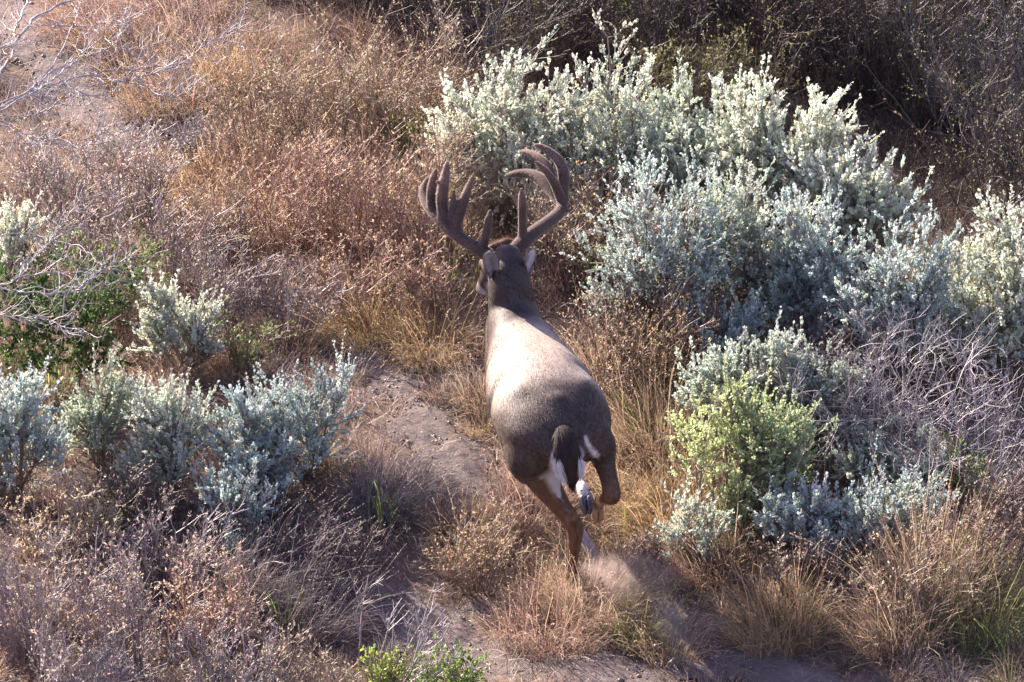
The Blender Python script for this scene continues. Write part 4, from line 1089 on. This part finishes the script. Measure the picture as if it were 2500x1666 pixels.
# ------------------------------------------------------------------ kicked-up dust and clods
def dust():
    def plume(p0, p1, r1, r2, col, dens, lab):
        """an ellipsoid of air from p0 to p1 whose dust thins to nothing at its skin"""
        p0, p1 = G(*p0), G(*p1)
        g = Geo(); uu = np.linspace(0, pi, 13); ww = np.arange(20) * pi / 10
        V = np.array([[math.sin(a) * math.cos(b), math.sin(a) * math.sin(b), math.cos(a)] for a in uu for b in ww])
        i = (np.arange(12)[:, None] * 20); j = np.arange(20)[None, :]; j2 = (j + 1) % 20
        g.add(V, np.stack([i + j, i + 20 + j, i + 20 + j2, i + j2], -1))
        o = g.build('dust_cloud', M_TWIG)
        o.location = [float(x) for x in (p0 + p1) / 2]
        o.scale = (r1, r2, float(np.linalg.norm(p1 - p0)) / 2)
        o.rotation_euler = Vector(p1 - p0).to_track_quat('Z', 'Y').to_euler()
        m, N, L = new_mat('airborne dust')
        tc = N.new('ShaderNodeTexCoord'); geo = N.new('ShaderNodeNewGeometry')
        ln = N.new('ShaderNodeVectorMath'); ln.operation = 'LENGTH'; L.new(tc.outputs['Object'], ln.inputs[0])
        fo = N.new('ShaderNodeMapRange'); fo.interpolation_type = 'SMOOTHSTEP'; fo.inputs['From Min'].default_value = 1.0; fo.inputs['From Max'].default_value = .1; L.new(ln.outputs['Value'], fo.inputs[0])
        nz = N.new('ShaderNodeTexNoise'); nz.inputs['Scale'].default_value = 19; nz.inputs['Detail'].default_value = 8; nz.inputs['Roughness'].default_value = .72; nz.inputs['Distortion'].default_value = .8
        L.new(geo.outputs['Position'], nz.inputs['Vector'])
        nr = N.new('ShaderNodeMapRange'); nr.inputs['From Min'].default_value = .42; nr.inputs['From Max'].default_value = .62; L.new(nz.outputs[0], nr.inputs[0])
        mu = N.new('ShaderNodeMath'); mu.operation = 'MULTIPLY'; L.new(fo.outputs[0], mu.inputs[0]); L.new(nr.outputs[0], mu.inputs[1])
        m2 = N.new('ShaderNodeMath'); m2.operation = 'MULTIPLY'; m2.inputs[1].default_value = dens; L.new(mu.outputs[0], m2.inputs[0])
        pv = N.new('ShaderNodeVolumePrincipled'); pv.inputs['Color'].default_value = (*col, 1); pv.inputs['Anisotropy'].default_value = .55
        L.new(m2.outputs[0], pv.inputs['Density'])
        out = N.new('ShaderNodeOutputMaterial'); L.new(pv.outputs[0], out.inputs['Volume'])
        o.data.materials.clear(); o.data.materials.append(m)
        tag(o, lab, 'dust cloud', kind='stuff')
    plume((1400, 1395, .10), (1680, 1425, .16), .13, .12, (.97, .78, .68), 30, 'pinkish dust kicked up behind the planted hoof')
    plume((1590, 1450, .24), (1700, 1600, .05), .075, .08, (.96, .84, .80), 26, 'pale streak of dust rising from the trail behind the deer')
    rng = np.random.default_rng(18)
    def chips(p, r_, col, name, lab, cat):
        n = len(p); g = Geo()
        o_ = np.array([[1, 0, 0], [-1, 0, 0], [0, 1, 0], [0, -1, 0], [0, 0, .7], [0, 0, -.7]])
        V = p[:, None] + o_[None] * r_[:, None, None] * rng.uniform(.6, 1.3, (n, 6, 1))
        f_ = np.array([[0, 2, 4], [2, 1, 4], [1, 3, 4], [3, 0, 4], [2, 0, 5], [1, 2, 5], [3, 1, 5], [0, 3, 5]])
        g.add(V, None, (np.arange(n)[:, None, None] * 6 + f_[None]).reshape(-1, 3), np.repeat(shade(rng, col, n, .35, .05), 6, 0))
        tag(g.build(name, M_TWIG, smooth=False), lab, cat, kind='stuff')
    P_ = []
    for (a, b, sp, k) in (((1420, 1395, .10), (1640, 1410, .20), .06, 500), ((1600, 1450, .24), (1710, 1620, .03), .05, 500)):
        a, b = G(*a), G(*b); t = rng.random((k, 1)); P_.append(a * (1 - t) + b * t + rng.normal(0, sp, (k, 3)) * np.array([1, 1, .6]))
    P_ = np.concatenate(P_); P_[:, 2] = np.maximum(P_[:, 2], H(P_[:, 0], P_[:, 1]) + .01)
    chips(P_, rng.uniform(.0010, .0028, len(P_)), (.50, .39, .33), 'flying_grit', 'fine grit hanging in the kicked-up dust', 'grit')
    x = rng.uniform(-3, 3, 60000); y = rng.uniform(-3.6, 3.4, 60000); k = trail_d(x, y) < .0; x = x[k][:9000]; y = y[k][:9000]
    chips(np.stack([x, y, H(x, y) + .014], -1), rng.gamma(2, .0017, len(x)) + .0012, (.22, .17, .15), 'pebbles', 'small stones and crumbs of soil on the trail', 'pebbles')
    rng = np.random.default_rng(8)
    for k in range(34):
        if k < 18: px, py, z = rng.uniform(1460, 1640), rng.uniform(1340, 1400), rng.uniform(.02, .12)
        else: px, py, z = rng.uniform(1600, 1700), rng.uniform(1440, 1600), rng.uniform(.03, .2)
        c = G(px, py + z * 530, z)
        r = rng.uniform(.004, .011)
        g = Geo(); ico = []
        u_ = np.linspace(0, pi, 5); w_ = np.arange(6) * pi / 3
        V = np.array([[math.sin(a) * math.cos(b), math.sin(a) * math.sin(b), math.cos(a)] for a in u_ for b in w_])
        V = V * r * rng.uniform(.6, 1.3, (len(V), 1)); V[:6] = V[0]; V[-6:] = V[-1]
        i = (np.arange(4)[:, None] * 6); j = np.arange(6)[None, :]; j2 = (j + 1) % 6
        g.add(V, np.stack([i + j, i + 6 + j, i + 6 + j2, i + j2], -1), None, (.16, .11, .09))
        o = g.build('dirt_clod', M_TWIG, smooth=False); o.location = [float(x) for x in c]
        tag(o, 'small dark clod of dirt flung up in the dust', 'dirt clod', 'dirt clods flung up in the dust')

vegetation()
tree_limbs()
dust()
